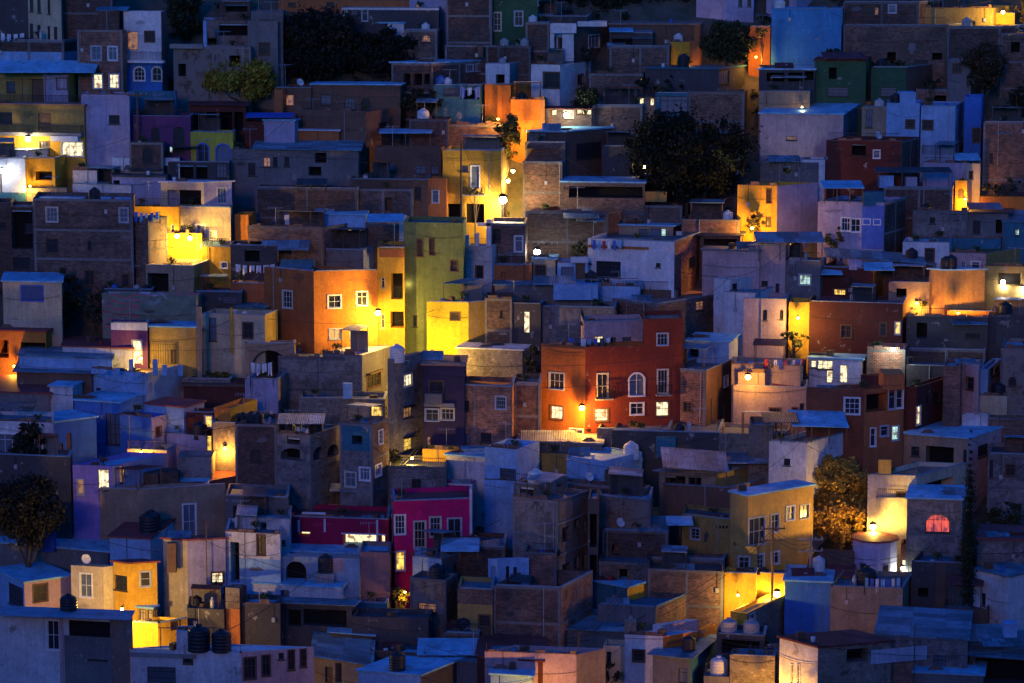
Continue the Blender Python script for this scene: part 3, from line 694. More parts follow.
tree('dark shrub peeping over the turquoise wall', 595, 405, 680, 450, 450, 1.5, (.05, .06, .03), seed=3, raw=False)
h = H('plum house with arched openings and a terrace', 510, 748, 760, 457, 655, 8, PUR, wins='593,500,628,565 a;680,497,726,602 a;560,545,600,612 ab;665,575,678,600 Dc', rc=RCD, d=5)
rail(h, 515, 745, 430, 457); potplant(h, 560)
h = H('dark red pergola terrace above the lime house', 745, 965, 975, 415, 560, 8, DRED, wins='760,440,800,515 ob;812,440,850,515 o;862,440,912,515 ob;920,440,955,515 o', roof='tin', rc=TINR, d=5)
h = H('lime green house with two blue arched windows', 748, 915, 925, 520, 680, 8, plaster((.55, .50, .06), .25), wins='775,565,818,658 ua;850,568,903,668 uab', d=3, rc=RCT)
h = H('grey block right of the lime green house', 908, 1035, 1040, 588, 700, 8, GRY, wins='975,640,1010,690 ', d=4)
h = H('ruined brown brick house with a blue ledge', 680, 985, 995, 185, 400, 8, BKS, wins='900,218,945,262 o;700,250,730,300 o', d=4, rc=RCB, dy=1)
facebox(h, 670, 172, 800, 190, M['conc'], .4)
h = H('open brick shell under the blue framed window', 808, 985, 992, 82, 240, 8, BKS, wins='860,90,975,140 o;815,150,850,178 o', d=5, dy=4)
box(h, 797, 82, 810, 190, LBL, -3.5, .6)
h = H('small brick room with blue framed windows', 862, 980, 990, 6, 120, 8, BKD, wins='885,8,972,46 uo', d=4, dy=2, rc=TUR)
h = H('grey violet house with a roof terrace door', 985, 1110, 1122, 45, 320, 8, LAV and GRY, wins='1033,170,1076,212 n', d=5, dy=1)
tree('tall dark tree behind the brick ruin', 640, -60, 800, 170, 230, 6, (.035, .045, .02), .8, 4, raw=False, leaf=.17)
tree('olive tree glowing yellow above the pergola', 800, 215, 1095, 400, 420, 2, (.30, .24, .03), 1.0, 105, raw=False, leaf=.15)  # the yellow lamplight is put into the leaf colour; no lamp here
h = H('white low wall house with a dark awning', 440, 705, 712, 622, 720, 8, WH, d=5, wins='630,650,660,690 ')
canopy(h, 485, 640, 668, -.8, 1.5, .3, TIND, 0)
H('red brown terrace left of the lime green house', 507, 640, 648, 560, 720, 8, BKD, wins='560,580,600,640 a', d=2, dy=-.5)
H('dim blue workshop behind the ochre lamp house', -40, 100, 340, 590, 700, 8, WH, wins='20,610,60,650 ', d=3, roof='tin', rc=TIN)

# ---------------------------------------------------------------- top centre left
tile(250, 0)
H('long orange lit parapet at the top edge', 110, 640, 650, 2, 60, 8, TER, d=4, dy=3, wins='150,10,180,25 ;300,8,330,25 ', rc=RCD)
H('pale violet facade at the top edge', 625, 770, 782, -40, 180, 10, LAV, wins='650,18,668,40 d', d=5, dy=3)
h = H('flat blue roofed house with white window strip', 360, 742, 752, 32, 180, 8, TUR and DGY, wins='440,38,462,82 f;360,38,380,60 f;395,40,420,60 b', d=7, rc=RCW, bands=((32, 40, WH),))
h = H('little white gabled room among the trees', 510, 605, 640, 92, 170, 14, WH, DGY, d=3, roof='slab', rc=RCB, sl=.4)
h = H('small brick house with lit parapet', 605, 735, 755, 118, 230, 8, BK, wins='675,138,708,165 d;560,140,600,160 ', d=4)
tank(h, 690, 'white', .8, 1); 
h = H('dark brick block right of the pale violet facade', 770, 950, 985, -50, 215, 8, BLK and BKD, d=8, rc=RCB)
h = H('dark green tower house with white framed windows', 955, 1130, 1140, -60, 200, 8, DGR, wins='957,50,985,120 f;1040,45,1070,100 f;1120,-20,1140,20 f', d=6)
h = H('low brick terrace below the dark brick block', 765, 1090, 1100, 178, 262, 8, BKD, d=5, rc=RCB)
box(h, 895, 178, 915, 225, BRN, -.6, .6, 'chimney'); tank(h, 1000, 'white', .75, 1.2); tank(h, 1062, 'grey', .7, 1.2)
h = H('brick house with open bays and two tanks', 555, 712, 925, 250, 400, 18, BKD, wins='603,290,630,335 o;642,290,676,335 o;684,290,706,330 o;850,255,876,280 f;888,252,912,278 fb', rc=RCB, roof='slab', d=7)
h2 = H('turquoise yard wall with two blue tanks', 720, 905, 925, 335, 440, 8, TUR, wins='760,345,820,375 b;825,340,905,390 o', d=3, rc=RCB)
tank(h2, 735, 'blue', .95, .9); tank(h2, 775, 'white', .8, .9)
laundry(h2, 822, 908, 338, back=-.2, n=3, cols=(1, 5), drop=1.0, desc='blue tarpaulins hung on a line')
h = H('white walled yard with a grey tank', 925, 1020, 1140, 250, 345, 8, WH, TUR, wins='965,292,1000,330 o', d=4, rc=RCB)
tank(h, 985, 'grey', .7)
OW = h = H('bright orange wall below the white yard', 922, 1020, 1175, 332, 440, 12, ORA, ORA, rc=RCT, d=3)
h = H('violet brick block left of the dark trees', -10, 108, 116, 82, 320, 8, BLK and GRY, wins='37,170,76,214 n', d=6)
antenna(h, 100)
h = H('long brown house with two arched windows', 240, 590, 610, 335, 470, 6, BRN, wins='278,372,318,412 b;372,385,412,438 ab;436,385,474,438 a', d=6, rc=RCB, roof='slab', dy=.5)
h = H('low turquoise roofed shed beside the yellow tree', 95, 240, 250, 345, 440, 8, BRN, wins='140,372,172,415 Dd', d=6, rc=TUR)
dish(h, 200)
h = H('orange brick stub wall under the lit tree', 95, 128, 200, 352, 440, 10, TER, TER, d=3, dy=-1)

h = H('brown terrace house with potted plants', 180, 455, 625, 440, 620, 24, BRN, wins='178,470,190,510 ;200,455,214,505 D;505,480,538,505 ', rc=RCT, d=6)
for k, px in enumerate((520, 560, 600)): pass
potplant(h, 540, seed=4)
h = H('violet house with blue tarps on its roof', 55, 175, 190, 475, 620, 10, GRY and LAV, d=4, roof='slab', rc=RCB)
canopy(h, -20, 170, 462, .2, 2, .3, plain('blue_tarp', (.03, .09, .38), .6), 3)
H('dark red low room at the yellow tree', -20, 55, 62, 478, 580, 6, DRED, d=3, rc=RCB)
h = H('terracotta wall with a pale coping', 175, 350, 362, 515, 600, 8, TER, d=3, roof='slab', rc=RCW)
tank(h, 370, 'blue', .6)
h = H('grey house under a sagging blue tin roof', 20, 425, 435, 590, 740, 8, GRY, wins='42,618,80,655 d;90,615,108,655 ;135,615,155,655 ;255,600,300,640 o;230,655,280,690 o', roof='tin', rc=TIN, d=4, sl=.5)
h = H('brown house with window boxes below a blue roof', 490, 750, 765, 580, 700, 8, BRN, wins='525,640,570,670 b;650,650,690,683 b;710,652,740,683 b', d=5, rc=TUR)
for k, px in enumerate((530, 565, 625, 720)): pass
h3 = H('white tank platform on the terrace', 625, 780, 790, 470, 560, 8, BKD, d=4); tank(h3, 680, 'white', 1.05, .6, desc='large pale bulging water tank')
canopy(h3, 505, 715, 524, -2.0, 3, .2, RCB, 3, down=575)
h = H('brown brick house with a wide upper window', 750, 985, 1000, 490, 600, 6, BK, wins='865,530,980,575 nb', d=6, rc=RCB, dy=1.5)
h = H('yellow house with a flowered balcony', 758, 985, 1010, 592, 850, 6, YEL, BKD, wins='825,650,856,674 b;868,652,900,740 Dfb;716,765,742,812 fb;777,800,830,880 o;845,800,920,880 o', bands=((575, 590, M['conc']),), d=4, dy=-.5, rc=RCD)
rail(h, 838, 922, 735, 762, .7, slab=True)
H('orange side of the flowered balcony house', 695, 768, 778, 705, 850, 6, TER, wins='716,765,742,812 fb', d=2, dy=-.6)
tree('wide dark leafless tree mass behind the roofs', 90, 20, 450, 330, 400, 6, (.03, .026, .018), .8, 6, raw=False, leaf=.17)
tree('dark scrubby tree beside the white gabled room', 380, 110, 690, 310, 330, 4, (.03, .026, .018), .7, 7, raw=False, leaf=.17)
tree('dark bush between the brick bays and tank platform', 590, 340, 760, 470, 480, 1, (.03, .035, .02), .7, 8, raw=False, leaf=.15)
tree('small dark bush on the brown roof terrace', 500, 360, 575, 400, 420, 0, (.03, .035, .02), .7, 9, raw=False)

tree('climbing leaves right of the flowered balcony house', 935, 440, 1070, 640, 700, -1, (.10, .09, .03), .8, 26, raw=False)
tree('flowering plants on the yellow house balcony', 838, 735, 925, 768, 845, -1.0, (.10, .10, .05), 1.0, 27, raw=False, leaf=.09)
# ---------------------------------------------------------------- top centre
tile(500, 0)
tree('dark hillside trees behind the white modern house', 130, -80, 620, 110, 150, 10, (.025, .032, .018), .8, 10, raw=False, leaf=.18)
tree('dark hillside trees left of the violet house', 560, -80, 790, 90, 120, 10, (.025, .032, .018), .8, 11, raw=False, leaf=.18)
h = H('dark low house behind the green tower', 125, 345, 352, 65, 180, 6, DGY, d=6, rc=RCB)
antenna(h, 200)
h = H('white modern house with tall column frames', 195, 290, 430, 92, 262, 28, WH, BRN, wins='205,142,220,222 o;232,150,270,190 n;348,138,390,186 fb', d=5, rc=RCW, par=.1)
box(h, 305, 84, 420, 104, WH, -.3, .3); box(h, 197, 92, 213, 240, WH, -.5, .3, 'column'); box(h, 197, 92, 300, 130, WH, -.8, .3, 'beam'); box(h, 245, 135, 290, 240, WH, -.5, .3, 'column')
tank(H('brown brick cabin left of the modern house', 100, 195, 205, 88, 255, 6, BKD, d=4), 112, 'white', .8)
h = H('white angular house with a dark lower wing', 122, 235, 358, 255, 400, 25, WH, WH, wins='172,285,234,345 n;305,294,326,326 n', d=5, rc=RCB, par=.1)
h = H('brick pier house holding two blue awnings', -10, 120, 128, 180, 300, 8, BKD, d=4); tank(h, 15, 'grey', .8); tank(h, 100, 'grey', .8, desc='second grey upright water tank')
H('dark blue canopied house right of the modern house', 430, 780, 790, 98, 190, 6, BRN, roof='slab', rc=RCT, d=6)
h = H('dark terrace under two slanting blue sheets', 430, 600, 610, 130, 240, 6, DGY, wins='440,150,520,180 o', d=4); canopy(h, 430, 525, 126, -.3, 2, .3, RCB, 2); canopy(h, 520, 600, 152, -.3, 2, .3, TIN, 2)
h = H('long brick wall left of the lit yellow alcove', 430, 665, 672, 182, 290, 6, BK, d=4)
h = H('yellow lit alcove wall under the dark tree', 672, 770, 790, 165, 262, 6, YEL, wins='695,235,715,262 ', d=3, dy=1)
lampon(h, 'unseen yellow lamp at the alcove wall', 686, 63, 130, SODY, out=1.6, size=.1, glow=8)
box(H('pale orange chimney house near the dark tree', 745, 785, 792, 160, 240, 6, TER, d=2), 762, 100, 784, 160, TER, .2, 1)
tank(h, 630, 'white', .9, desc='pale tank with a cap'); gas(h, 655)
h = H('small brick house with a lit yellow window', 350, 560, 572, 290, 400, 6, BK, wins='548,308,570,332 yL', d=5, rc=RCT)
h = H('orange wall on the left of the lamp terrace', -10, 42, 50, 335, 460, 8, ORA, d=3)
h = H('orange block below the white angular house', 42, 175, 182, 392, 520, 8, ORA, d=4, rc=RCT)
lampon(h, 'unseen orange lamp under the orange block', 527, 131, 150, SOD, out=2.0, size=.12, glow=8); lampon(h, 'unseen orange lamp at the left of the orange block', 498, 119, 110, SOD, out=2.6, size=.1, glow=8)
tank(h, 90, 'black', .8)
h = CAF = H('terrace room with three lit openings', 178, 360, 370, 428, 520, 6, BK, wins='200,430,222,455 wo;245,432,290,470 wo;300,432,360,452 wo', d=3, roof='tin', rc=TINR)
h = H('brown wall house with little lit door', 362, 560, 572, 415, 520, 6, BK, wins='495,395,510,410 ', d=5)
h = H('tin kiosk with a lit doorway', 540, 610, 618, 378, 450, 6, TAN, wins='548,384,565,415 wD;590,384,606,415 wD', d=3, roof='tin', rc=TIND)
h = H('blue shuttered box room above the round tree', 610, 740, 750, 366, 470, 6, TUR, wins='630,378,740,440 b', d=4, rc=TUR)
H('long brick house above the round tree', 740, 960, 970, 362, 480, 6, BK, d=5)
h = H('dark blue roofed house under the dark tree', 570, 860, 960, 272, 390, 10, TUR and DGY, wins='835,280,900,330 b', d=6, roof='slab', rc=TUR)
tank(h, 712, 'black', 1.0)
h = H('brown brick block under a dark blue ledge', 105, 258, 440, 520, 720, 14, BKD, BRN, wins='105,520,180,558 b;300,560,400,620 ', d=5, rc=RCB, roof='slab')
H('brick annex on the left of the dark ledge', 98, 255, 262, 560, 720, 6, BK, d=3, dy=-1)
H('dark shop wall beside the orange leaf alcove', 400, 520, 530, 575, 700, 6, DGY, d=4); NI = H('small orange niche left of the round tree', 440, 520, 528, 520, 600, 6, TAN, wins='450,535,480,580 ', d=3); lampon(NI, 'unseen orange lamp at the small niche', 619, 153, 30, SOD, out=1.2, size=.09, glow=8); lampon(NI, 'small yellow lamp at the tree edge', 644, 167, 12, SODY, out=2.0, size=.14, glow=25)
tree('dark tree beside the white modern house', 308, 175, 375, 245, 262, -1, (.03, .035, .02), .9, 12, raw=False)
lampon(CAF, 'cool white lamp on the terrace beside the dark bush', 566, 115, 30, WCOL, out=1.3, size=.2, glow=40)
tree('dark round bush in front of the lit terrace room', 265, 335, 412, 440, 450, -1, (.04, .05, .02), 1.1, 13, raw=False)
tree('large dark leafy tree under the violet house', 785, 80, 1010, 265, 290, 0, (.05, .055, .022), 1.1, 14, raw=False, leaf=.15)
tree('yellow lit shrub in the alcove', 690, 205, 760, 258, 262, -1, (.13, .12, .03), .9, 15, raw=False)
tree('dark climbing foliage above the blue shuttered room', 520, 290, 730, 370, 400, 0, (.03, .035, .02), .8, 16, raw=False)
h = H('yellow wall glimpsed through the round tree', 640, 960, 968, 590, 700, 8, YEL, d=3, dy=4)
lampon(h, 'unseen yellow lamp behind the round tree', 700, 176, 90, SODY, out=2.0, size=.1, glow=8)
h = H('dark low roofs under the round tree', 560, 930, 940, 690, 860, 8, BKD, d=4, dy=3)
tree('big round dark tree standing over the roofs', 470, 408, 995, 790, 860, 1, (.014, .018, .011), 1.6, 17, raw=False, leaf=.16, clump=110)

# ---------------------------------------------------------------- top right
tile(764, 0)
h = H('violet house at the top above the blue wall', 10, 128, 240, -60, 80, 10, LAV, wins='60,-10,95,30 n', d=4, dy=4)
h = H('light violet house left at the top edge', -265, -40, -30, -70, 65, 8, LAV, wins='-100,-20,-85,25 ;-65,-10,-50,25 ', d=5, dy=3, rc=RCB)
h = H('big plain sky blue wall house', 30, 305, 312, 35, 225, 6, plaster((.06, .30, .60), .45), d=6, rc=RCB)
tank(h, 60, 'white', 1.0, -.2)
h = H('wide dark brick house with two upper windows', 310, 608, 720, 8, 110, 6, BKD, wins='400,28,432,62 n;434,28,450,60 d;490,20,518,50 fb', d=7)
H('yellow brown long house with a bush', 608, 895, 960, 32, 100, 8, YOL, wins='805,82,830,98 ', d=5, rc=RCT); LY = H('small lit yellow house at the top right', 890, 985, 992, 52, 110, 6, YEL, d=3, dy=1.5); lampon(LY, 'yellow lamp at the small top right house', 1003, 12, 170, SODY, out=2.5, size=.16, glow=30); H('bright yellow roof room at the top right', 898, 962, 970, 24, 55, 6, YEL, d=2, dy=3)
h = H('pale blue rooftop cabin at the top edge', 690, 785, 792, -20, 35, 6, LBL, d=3, dy=2)
h = H('large grey brick wall with a central hatch', 312, 720, 800, 98, 260, 6, BK, wins='484,205,518,238 o;590,235,645,250 ;660,208,700,235 o', d=6, dy=1)
h2 = H('brick yard house with a round tank', 720, 930, 1040, 105, 250, 8, BKD, d=6, wins='750,190,800,230 '); tank(h2, 785, 'grey', .95)
h = H('grey house with one framed window by the tree', 722, 815, 822, 235, 400, 6, GRY, wins='742,252,774,284 n', d=4)
h = H('violet brick house at the right edge', 930, 1060, 1070, 130, 280, 6, PINK and BK, wins='970,165,1005,205 o', d=5); dish(h, 1000)
h = H('dark patio house with three openings', -20, 200, 212, 275, 430, 6, DGY, wins='10,285,80,320 o;95,285,150,320 o;160,280,195,315 o;115,370,140,400 o', d=5, rc=RCB, roof='slab')
h = H('dark green house with a window with bars', 200, 400, 420, 240, 430, 10, DGR, YOL, wins='250,342,330,378 gb;255,265,285,310 o', d=5, roof='slab', rc=TINR)
canopy(h, 235, 400, 232, -.4, 3, .5, TINR, 3)
h = H('dark green house with flat front and terrace', 422, 560, 660, 265, 420, 10, DGR, BRN, wins='458,343,520,378 gb', d=6, rc=RCD)
tank(h, 380, 'black', .9)
H('tiny orange niche above the long pale building', 400, 422, 424, 400, 425, 6, ORA, d=1, dy=1)
h = H('long pale building with bright blue roof edge', -15, 312, 385, 450, 570, 10, CRM and PINK, TUR, wins='88,535,128,550 d', d=6, roof='slab', rc=RCB, sl=.8)
facebox(h, -10, 425, 308, 452, RCB, .1, 'roof_edge') if False else None
h = H('white yard wall with a hanging round tank', 385, 485, 492, 420, 580, 6, TAN, wins='400,430,425,500 b', d=3, roof='par'); tank(h, 452, 'white', .85, -.2)
h = H('blue house with a stepped top and black window', 482, 612, 622, 405, 610, 6, LBL, wins='558,472,590,503 n', d=5, rc=RCB, dy=.5)
box(h, 535, 362, 597, 420, LBL, .1, 2, 'roof_room'); facebox(h, 557, 402, 570, 415, M['shade_panel'], .01, 'vent') if False else None
tank(h, 515, 'black', .95)
h = H('brick top room with a blue lit window', 598, 788, 795, 350, 430, 6, BKR, wins='668,375,716,412 ob', d=4, dy=1.2, rc=RCB)
h = H('pale blue two sided house with a window', 617, 752, 790, 418, 640, 16, plaster((.32, .48, .68), .35), wins='624,474,662,508 n', d=4, dy=.3, rc=RCB, par=.15)
rail(h, 625, 745, 572, 605, .5)
h = H('dark blue stairwell house beside the pale blue house', 788, 855, 862, 380, 600, 6, BLU, wins='820,505,850,558 n', d=4)
h = H('large brown brick wall with a blue tin roof', 862, 1060, 1070, 480, 720, 6, BK, BK, d=6, wins='885,600,900,640 ', roof='par'); canopy(h, 912, 1060, 525, .2, 2, .8, TIN, 0)
h = H('violet terrace house with a little gate lamp', 625, 800, 852, 640, 720, 8, LAV, d=3, rc=RCB); rail(h, 632, 750, 620, 640)
canopy(h, 752, 852, 630, -.3, 1.8, .5, RCB, 0)
h = H('dark red brick house with a cluttered roof', 245, 540, 610, 555, 780, 8, DRED, BKD, d=6, wins='345,565,400,610 o;430,590,455,620 fb', rc=RCD); dish(h, 440)
h = H('grey lamp lit yard with bushes', -15, 215, 245, 640, 760, 8, GRY, d=4, wins='75,650,105,683 o', rc=RCB)
canopy(h, 20, 145, 635, -.4, 2, .4, TIN, 3)
h = H('white annex right of the lamp yard', 140, 240, 246, 628, 760, 6, WH, d=3, rc=RCB)
h = H('tan facade left under the patio house', -20, 180, 200, 360, 430, 6, TAN, d=3, dy=-1.5); lampon(h, 'unseen warm lamp under the tan facade', 802, 107, 16, WARM, out=1.0, size=.08, glow=8)
tree('dark bush growing on the sky blue wall', 240, 185, 302, 222, 226, -.3, (.03, .04, .02), .8, 20, raw=False)
tree('reddish brown tree on the right slope', 775, 165, 950, 370, 420, 1, (.07, .05, .028), .8, 21, raw=False, leaf=.15)
tree('dark scrub on the right edge', 930, 330, 1060, 500, 500, 2, (.04, .04, .022), .7, 22, raw=False, leaf=.15)
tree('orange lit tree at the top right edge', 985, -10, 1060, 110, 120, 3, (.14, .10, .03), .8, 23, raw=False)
tree('small bush on the dark green house roof', 600, 300, 710, 350, 380, 0, (.04, .045, .02), .8, 24, raw=False)
tree('dark creeper above the dark green house', 420, 228, 560, 262, 270, 1, (.03, .04, .02), .8, 25, raw=False)
tile(764, 0)
h = H('orange lit wall left of the sky blue wall', -60, 25, 30, 105, 220, 8, TER, d=3, dy=1)
lampon(h, 'unseen orange lamp by the sky blue wall', 756, 57, 70, SOD, out=1.6, size=.1, glow=8)
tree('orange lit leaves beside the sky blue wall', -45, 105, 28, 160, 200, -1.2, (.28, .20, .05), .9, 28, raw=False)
# ================================================================ second row, left
tile(0, 165)
h = H('small yellow lit brick yard at the left edge', 102, 215, 262, -25, 130, 8, YEL, wins='140,25,205,60 o', d=3, dy=.5)
lampon(h, 'unseen yellow lamp in the brick yard', 30, 186, 60, SODY, out=1.3, size=.1, glow=8)
H('rough lit stone strip in front of the yellow yard', 103, 262, 268, 92, 150, 6, STN, d=1, dy=0)
h = H('pale blue white kiosk at the far left edge', -20, 98, 104, -25, 150, 6, WH, wins='0,20,8,110 D', bands=((108, 160, TUR),), d=3)
lampon(h, 'cool white lamp on the pale kiosk at the left edge', 2, 171, 22, (.8, .9, 1), out=1.0, size=.2, glow=35)
h = H('pinkish white long low house', 285, 515, 630, 80, 150, 14, PINK and WHo, d=5, rc=RCB, bands=())
H('white cabin behind the pinkish low house', 285, 380, 390, 22, 95, 8, WHo, d=3)
h = H('lavender roof terrace with a dark tarp', 440, 650, 660, 48, 150, 8, LAV, wins='445,60,470,80 o', d=4, roof='slab', rc=TIND)
H('dark turquoise room above the lavender terrace', 660, 900, 910, -10, 90, 6, DGY, wins='700,-5,760,55 ob;770,0,815,55 o;850,-5,890,50 b', d=5, rc=RCB)
h = H('big lavender house with a recessed upper balcony', 632, 800, 910, 72, 330, (10, 60), CRM, LAV, wins='658,98,790,160 o;855,90,889,150 fb', roof='slab', rc=RCW, d=5)
facebox(h, 636, 160, 800, 172, M['conc'], .15); h0 = h
h = H('glowing cream wall under the recessed balcony', 700, 905, 912, 168, 340, 12, CRM, wins='772,235,804,276 fb;820,260,850,290 f', d=3, rc=RCT, dy=-.4)
h = H('bright yellow lit wall behind the blue washing', 522, 702, 712, 165, 340, 8, YEL, wins='672,235,684,262 f', d=2, dy=-.6, rc=RCB)
h = H('yellow wall house carrying two wall lamps', 655, 792, 798, 270, 390, 8, YEL, d=2, rc=RCT, short='yellow wall house with two lamps')
h2 = H('long yellow lit house with a tiny square window', 792, 905, 915, 322, 470, 10, YEL, wins='869,383,892,404 fi', d=4, rc=RCT)
lampon(h, 'left yellow lamp of the pair on the yellow wall', 177, 236, 170, SODY, out=1.4, size=.2, glow=24)
lampon(h, 'right yellow lamp of the pair on the yellow wall', 190, 238, 230, SODY, out=1.9, size=.2, glow=24)
h = H('steep wall steps lit orange right of the lavender house', 922, 975, 1005, 195, 330, 10, ORA, d=2)
lampon(h, 'unseen orange lamp at the steep wall steps', 243, 247, 60, SODY, out=1.5, size=.1, glow=8)
h = H('large dark brick house with four stacked windows', 130, 520, 530, 136, 520, 8, BK, BK, wins='183,168,225,222 fb;183,290,228,346 n;335,415,368,472 n;470,170,502,224 fb;480,430,506,478 n;345,300,360,335 ', d=6, rc=RCB)
tank(h, 372, 'black', 1.0, .7); antenna(h, 200); 
h2 = H('brick annex with a yellow lit side wall', 518, 580, 656, 210, 520, 35, BK, BKS, d=4, dy=-.3, rc=RCD, short='brick annex with the yellow lit side')
laundry(h2, 525, 628, 182, back=.3, n=5, cols=(1, 5, 0), drop=.9)
h = H('dark red brick cabin left of the large brick house', -20, 45, 55, 148, 380, 8, BKD, wins='0,225,25,250 ', d=4); 
h = H('deep dark patio with a small window below', 40, 130, 135, 165, 480, 8, BKD, wins='50,362,118,410 ;100,230,128,265 ;45,170,128,330 o', d=5)
tree('dark bush on the far left roof', 12, 128, 65, 165, 168, -.5, (.03, .04, .02), .9, 30, raw=False)
h = H('cream house with a blue framed panel window', 10, 240, 248, 462, 700, 8, CRM, wins='85,476,168,532 ub', d=5, roof='slab', rc=RCB, sl=.1)
tree('dark shrubs behind the cream panel house', 190, 400, 330, 640, 660, 2, (.05, .05, .025), .8, 31, raw=False)
tree('brown shrubs on the mural wall', 310, 490, 440, 640, 650, 1, (.07, .06, .035), .8, 32, raw=False)
h = H('grey green garage with a dark opening', 572, 760, 830, 398, 600, 12, TAN, YOL, wins='580,425,662,500 o', d=4, rc=STN)
h = H('heap filled terrace left of the garage', 400, 600, 610, 490, 600, 6, DGY, d=3); 
for k, px in enumerate((450, 540, 590)): tank(h, px, ('blue', 'grey', 'black')[k], .55, .6, desc=('small blue water drum', 'small grey water drum', 'small black water drum')[k])
# painted retaining wall
def mural():
    m, n, l, b = _new(('mural',)); uv = n.new('ShaderNodeUVMap').outputs[0]
    w = n.new('ShaderNodeTexWave'); w.wave_type = 'RINGS'; w.inputs['Scale'].default_value = .55; w.inputs['Distortion'].default_value = 9; w.inputs['Detail'].default_value = 3; w.inputs['Detail Scale'].default_value = 1.4; l.new(uv, w.inputs[0])
    mk = ramp(n, l, noise(n, l, uv, .22, 3, .5), .46, .54)
    base = mixc(n, l, ramp(n, l, noise(n, l, uv, 1.2, 7, .7), .35, .7), (.18, .20, .13), (.09, .10, .07))
    line = mixc(n, l, ramp(n, l, noise(n, l, uv, .3, 2, .5, 1, 1, 9), .45, .52), (.30, .34, .42), (.34, .10, .10))
    k = mixc(n, l, ramp(n, l, w.outputs[0], .62, .70), base, line)
    l.new(mixc(n, l, mk, base, k), b.inputs['Base Color']); b.inputs['Roughness'].default_value = .9; return m
MUR = mural()
h = H('graffiti covered retaining wall with pale swirls', 400, 770, 790, 512, 720, 10, MUR, d=1, cat='wall', name='retaining_wall')
H('lilac box wall with a white coping', 435, 578, 584, 622, 860, 8, PUR, bands=((618, 650, WH),), wins='522,690,556,780 wDf', d=2, dy=.4, short='lilac box wall')

LL = HOUSES[-1]; lampon(LL, 'unseen warm lamp beside the lilac wall doorway', 141, 358, 80, SODY, out=1.6, size=.12, glow=6)
h = H('olive wall house with an iron fence', 586, 770, 782, 640, 850, 8, YOL, d=3, rc=RCB, wins='673,725,692,780 D', roof='slab'); rail(h, 590, 690, 702, 780, .3, step=.2)
box(h, 770, 560, 790, 850, TAN, -.6, .4, 'pillar')
h = H('olive cream courtyard house with painted figures', 790, 1040, 1090, 592, 830, 14, CRM, YOL, wins='955,620,992,680 n;820,600,850,690 b', d=5, rc=RCT)
facebox(h, 905, 560, 915, 740, YEL, .1, 'yellow_pillar'); facebox(h, 935, 640, 980, 800, YEL, .1, 'yellow_pillar') if False else None
tank(h, 918, 'white', .55, desc='small pale water tank'); tank(h, 962, 'white', .45, desc='tiny pale water tank')
h = H('dark blue grey house with white washing', 905, 1090, 1100, 318, 500, 8, GRY and DGY, d=4, wins='960,330,1020,380 o', rc=RCD); laundry(h, 922, 1085, 388, back=-.3, n=6, cols=(0, 3), drop=.75, desc='line of white washing')
H('low orange wall under the white washing', 905, 1065, 1075, 466, 600, 8, TER, d=2, rc=RCD)
H('dark turquoise patio wall above the courtyard', 760, 950, 960, 500, 640, 8, TUR and DGY, d=3, wins='870,515,930,545 b', rc=RCB)
# ---------------------------------------------------------------- second row, centre left
tile(250, 165)
h = H('long dark brick wall house with tin shacks', 20, 420, 440, 92, 250, 8, BKD, d=5, rc=RCB)
canopy(h, 180, 300, 80, .2, 2, .4, TIND, 3)
h = H('brown terracotta house below the potted terrace', 395, 700, 710, 58, 260, 8, BRN, wins='645,85,672,135 ', d=5, rc=RCB, dy=1)
h2 = H('white stair cabin on the brown terracotta house', 444, 500, 504, 42, 120, 8, WHo, d=2, dy=1)
tank(h, 478, 'black', .7)
h = H('brick wall with a white pipe', 395, 640, 650, 95, 240, 6, BK, wins='530,130,560,180 o', d=3)
h = H('orange house edge under the yellow balcony', 698, 772, 780, 52, 230, 6, TER, wins='716,100,740,147 fb', d=2)
h = H('dark porch house under the streetlight pole', 772, 960, 1000, 205, 330, 12, GRY, wins='', d=3, rc=RCD) if False else None
h = H('pale blue house with three yellow windows', 262, 455, 462, 198, 335, 8, LBL, wins='280,250,302,290 yf;340,246,400,284 yf;427,250,440,310 yf', d=4, rc=RCB, roof='slab')
facebox(h, 275, 308, 455, 330, M['iron'], .5, 'balcony_slab')
h = H('white wall left of the three yellow windows', 135, 262, 268, 198, 270, 8, WH, d=3)
h = H('wide brown violet house with rooftop tins', -10, 278, 445, 245, 440, 10, BK, BK, wins='0,300,95,400 o', d=5, rc=RCT)
h = H('pink brown block under the pale blue house', 270, 445, 500, 335, 450, 14, BKS, WH, d=4, dy=.1, rc=RCD)
canopy(h, 105, 230, 335, -2.5, 2.4, .6, TINW, 3, down=380); box(h, 120, 375, 250, 420, TUR, -2.8, 1.2)
h = H('violet brick house with a blue roof sheet', 452, 606, 612, 232, 360, 8, BK, d=5, rc=RCB, wins='')
box(h, 585, 198, 615, 300, WHo, -.4, .4, 'chimney')
h = H('green house with tall narrow windows', 604, 838, 850, 228, 640, 10, GRN, GRN, wins='655,292,678,358 n;705,288,724,352 n;788,375,814,416 n;640,590,656,635 ', d=5, rc=TUR)
canopy(h, 460, 600, 225, 1.0, 3, .4, RCB, 0)
h = H('white terrace house with square pillars', 840, 950, 968, 318, 530, 16, WHo, WHo, wins='888,397,914,445 n', d=4, rc=RCD)
box(h, 928, 215, 947, 320, WH, 0, .4, 'pillar'); box(h, 845, 275, 860, 320, WH, 0, .4, 'pillar'); box(h, 893, 228, 945, 240, WH, 0, .5, 'beam'); rail(h, 850, 930, 290, 318); box(h, 885, 268, 900, 320, WH, 0, .4, 'pillar')
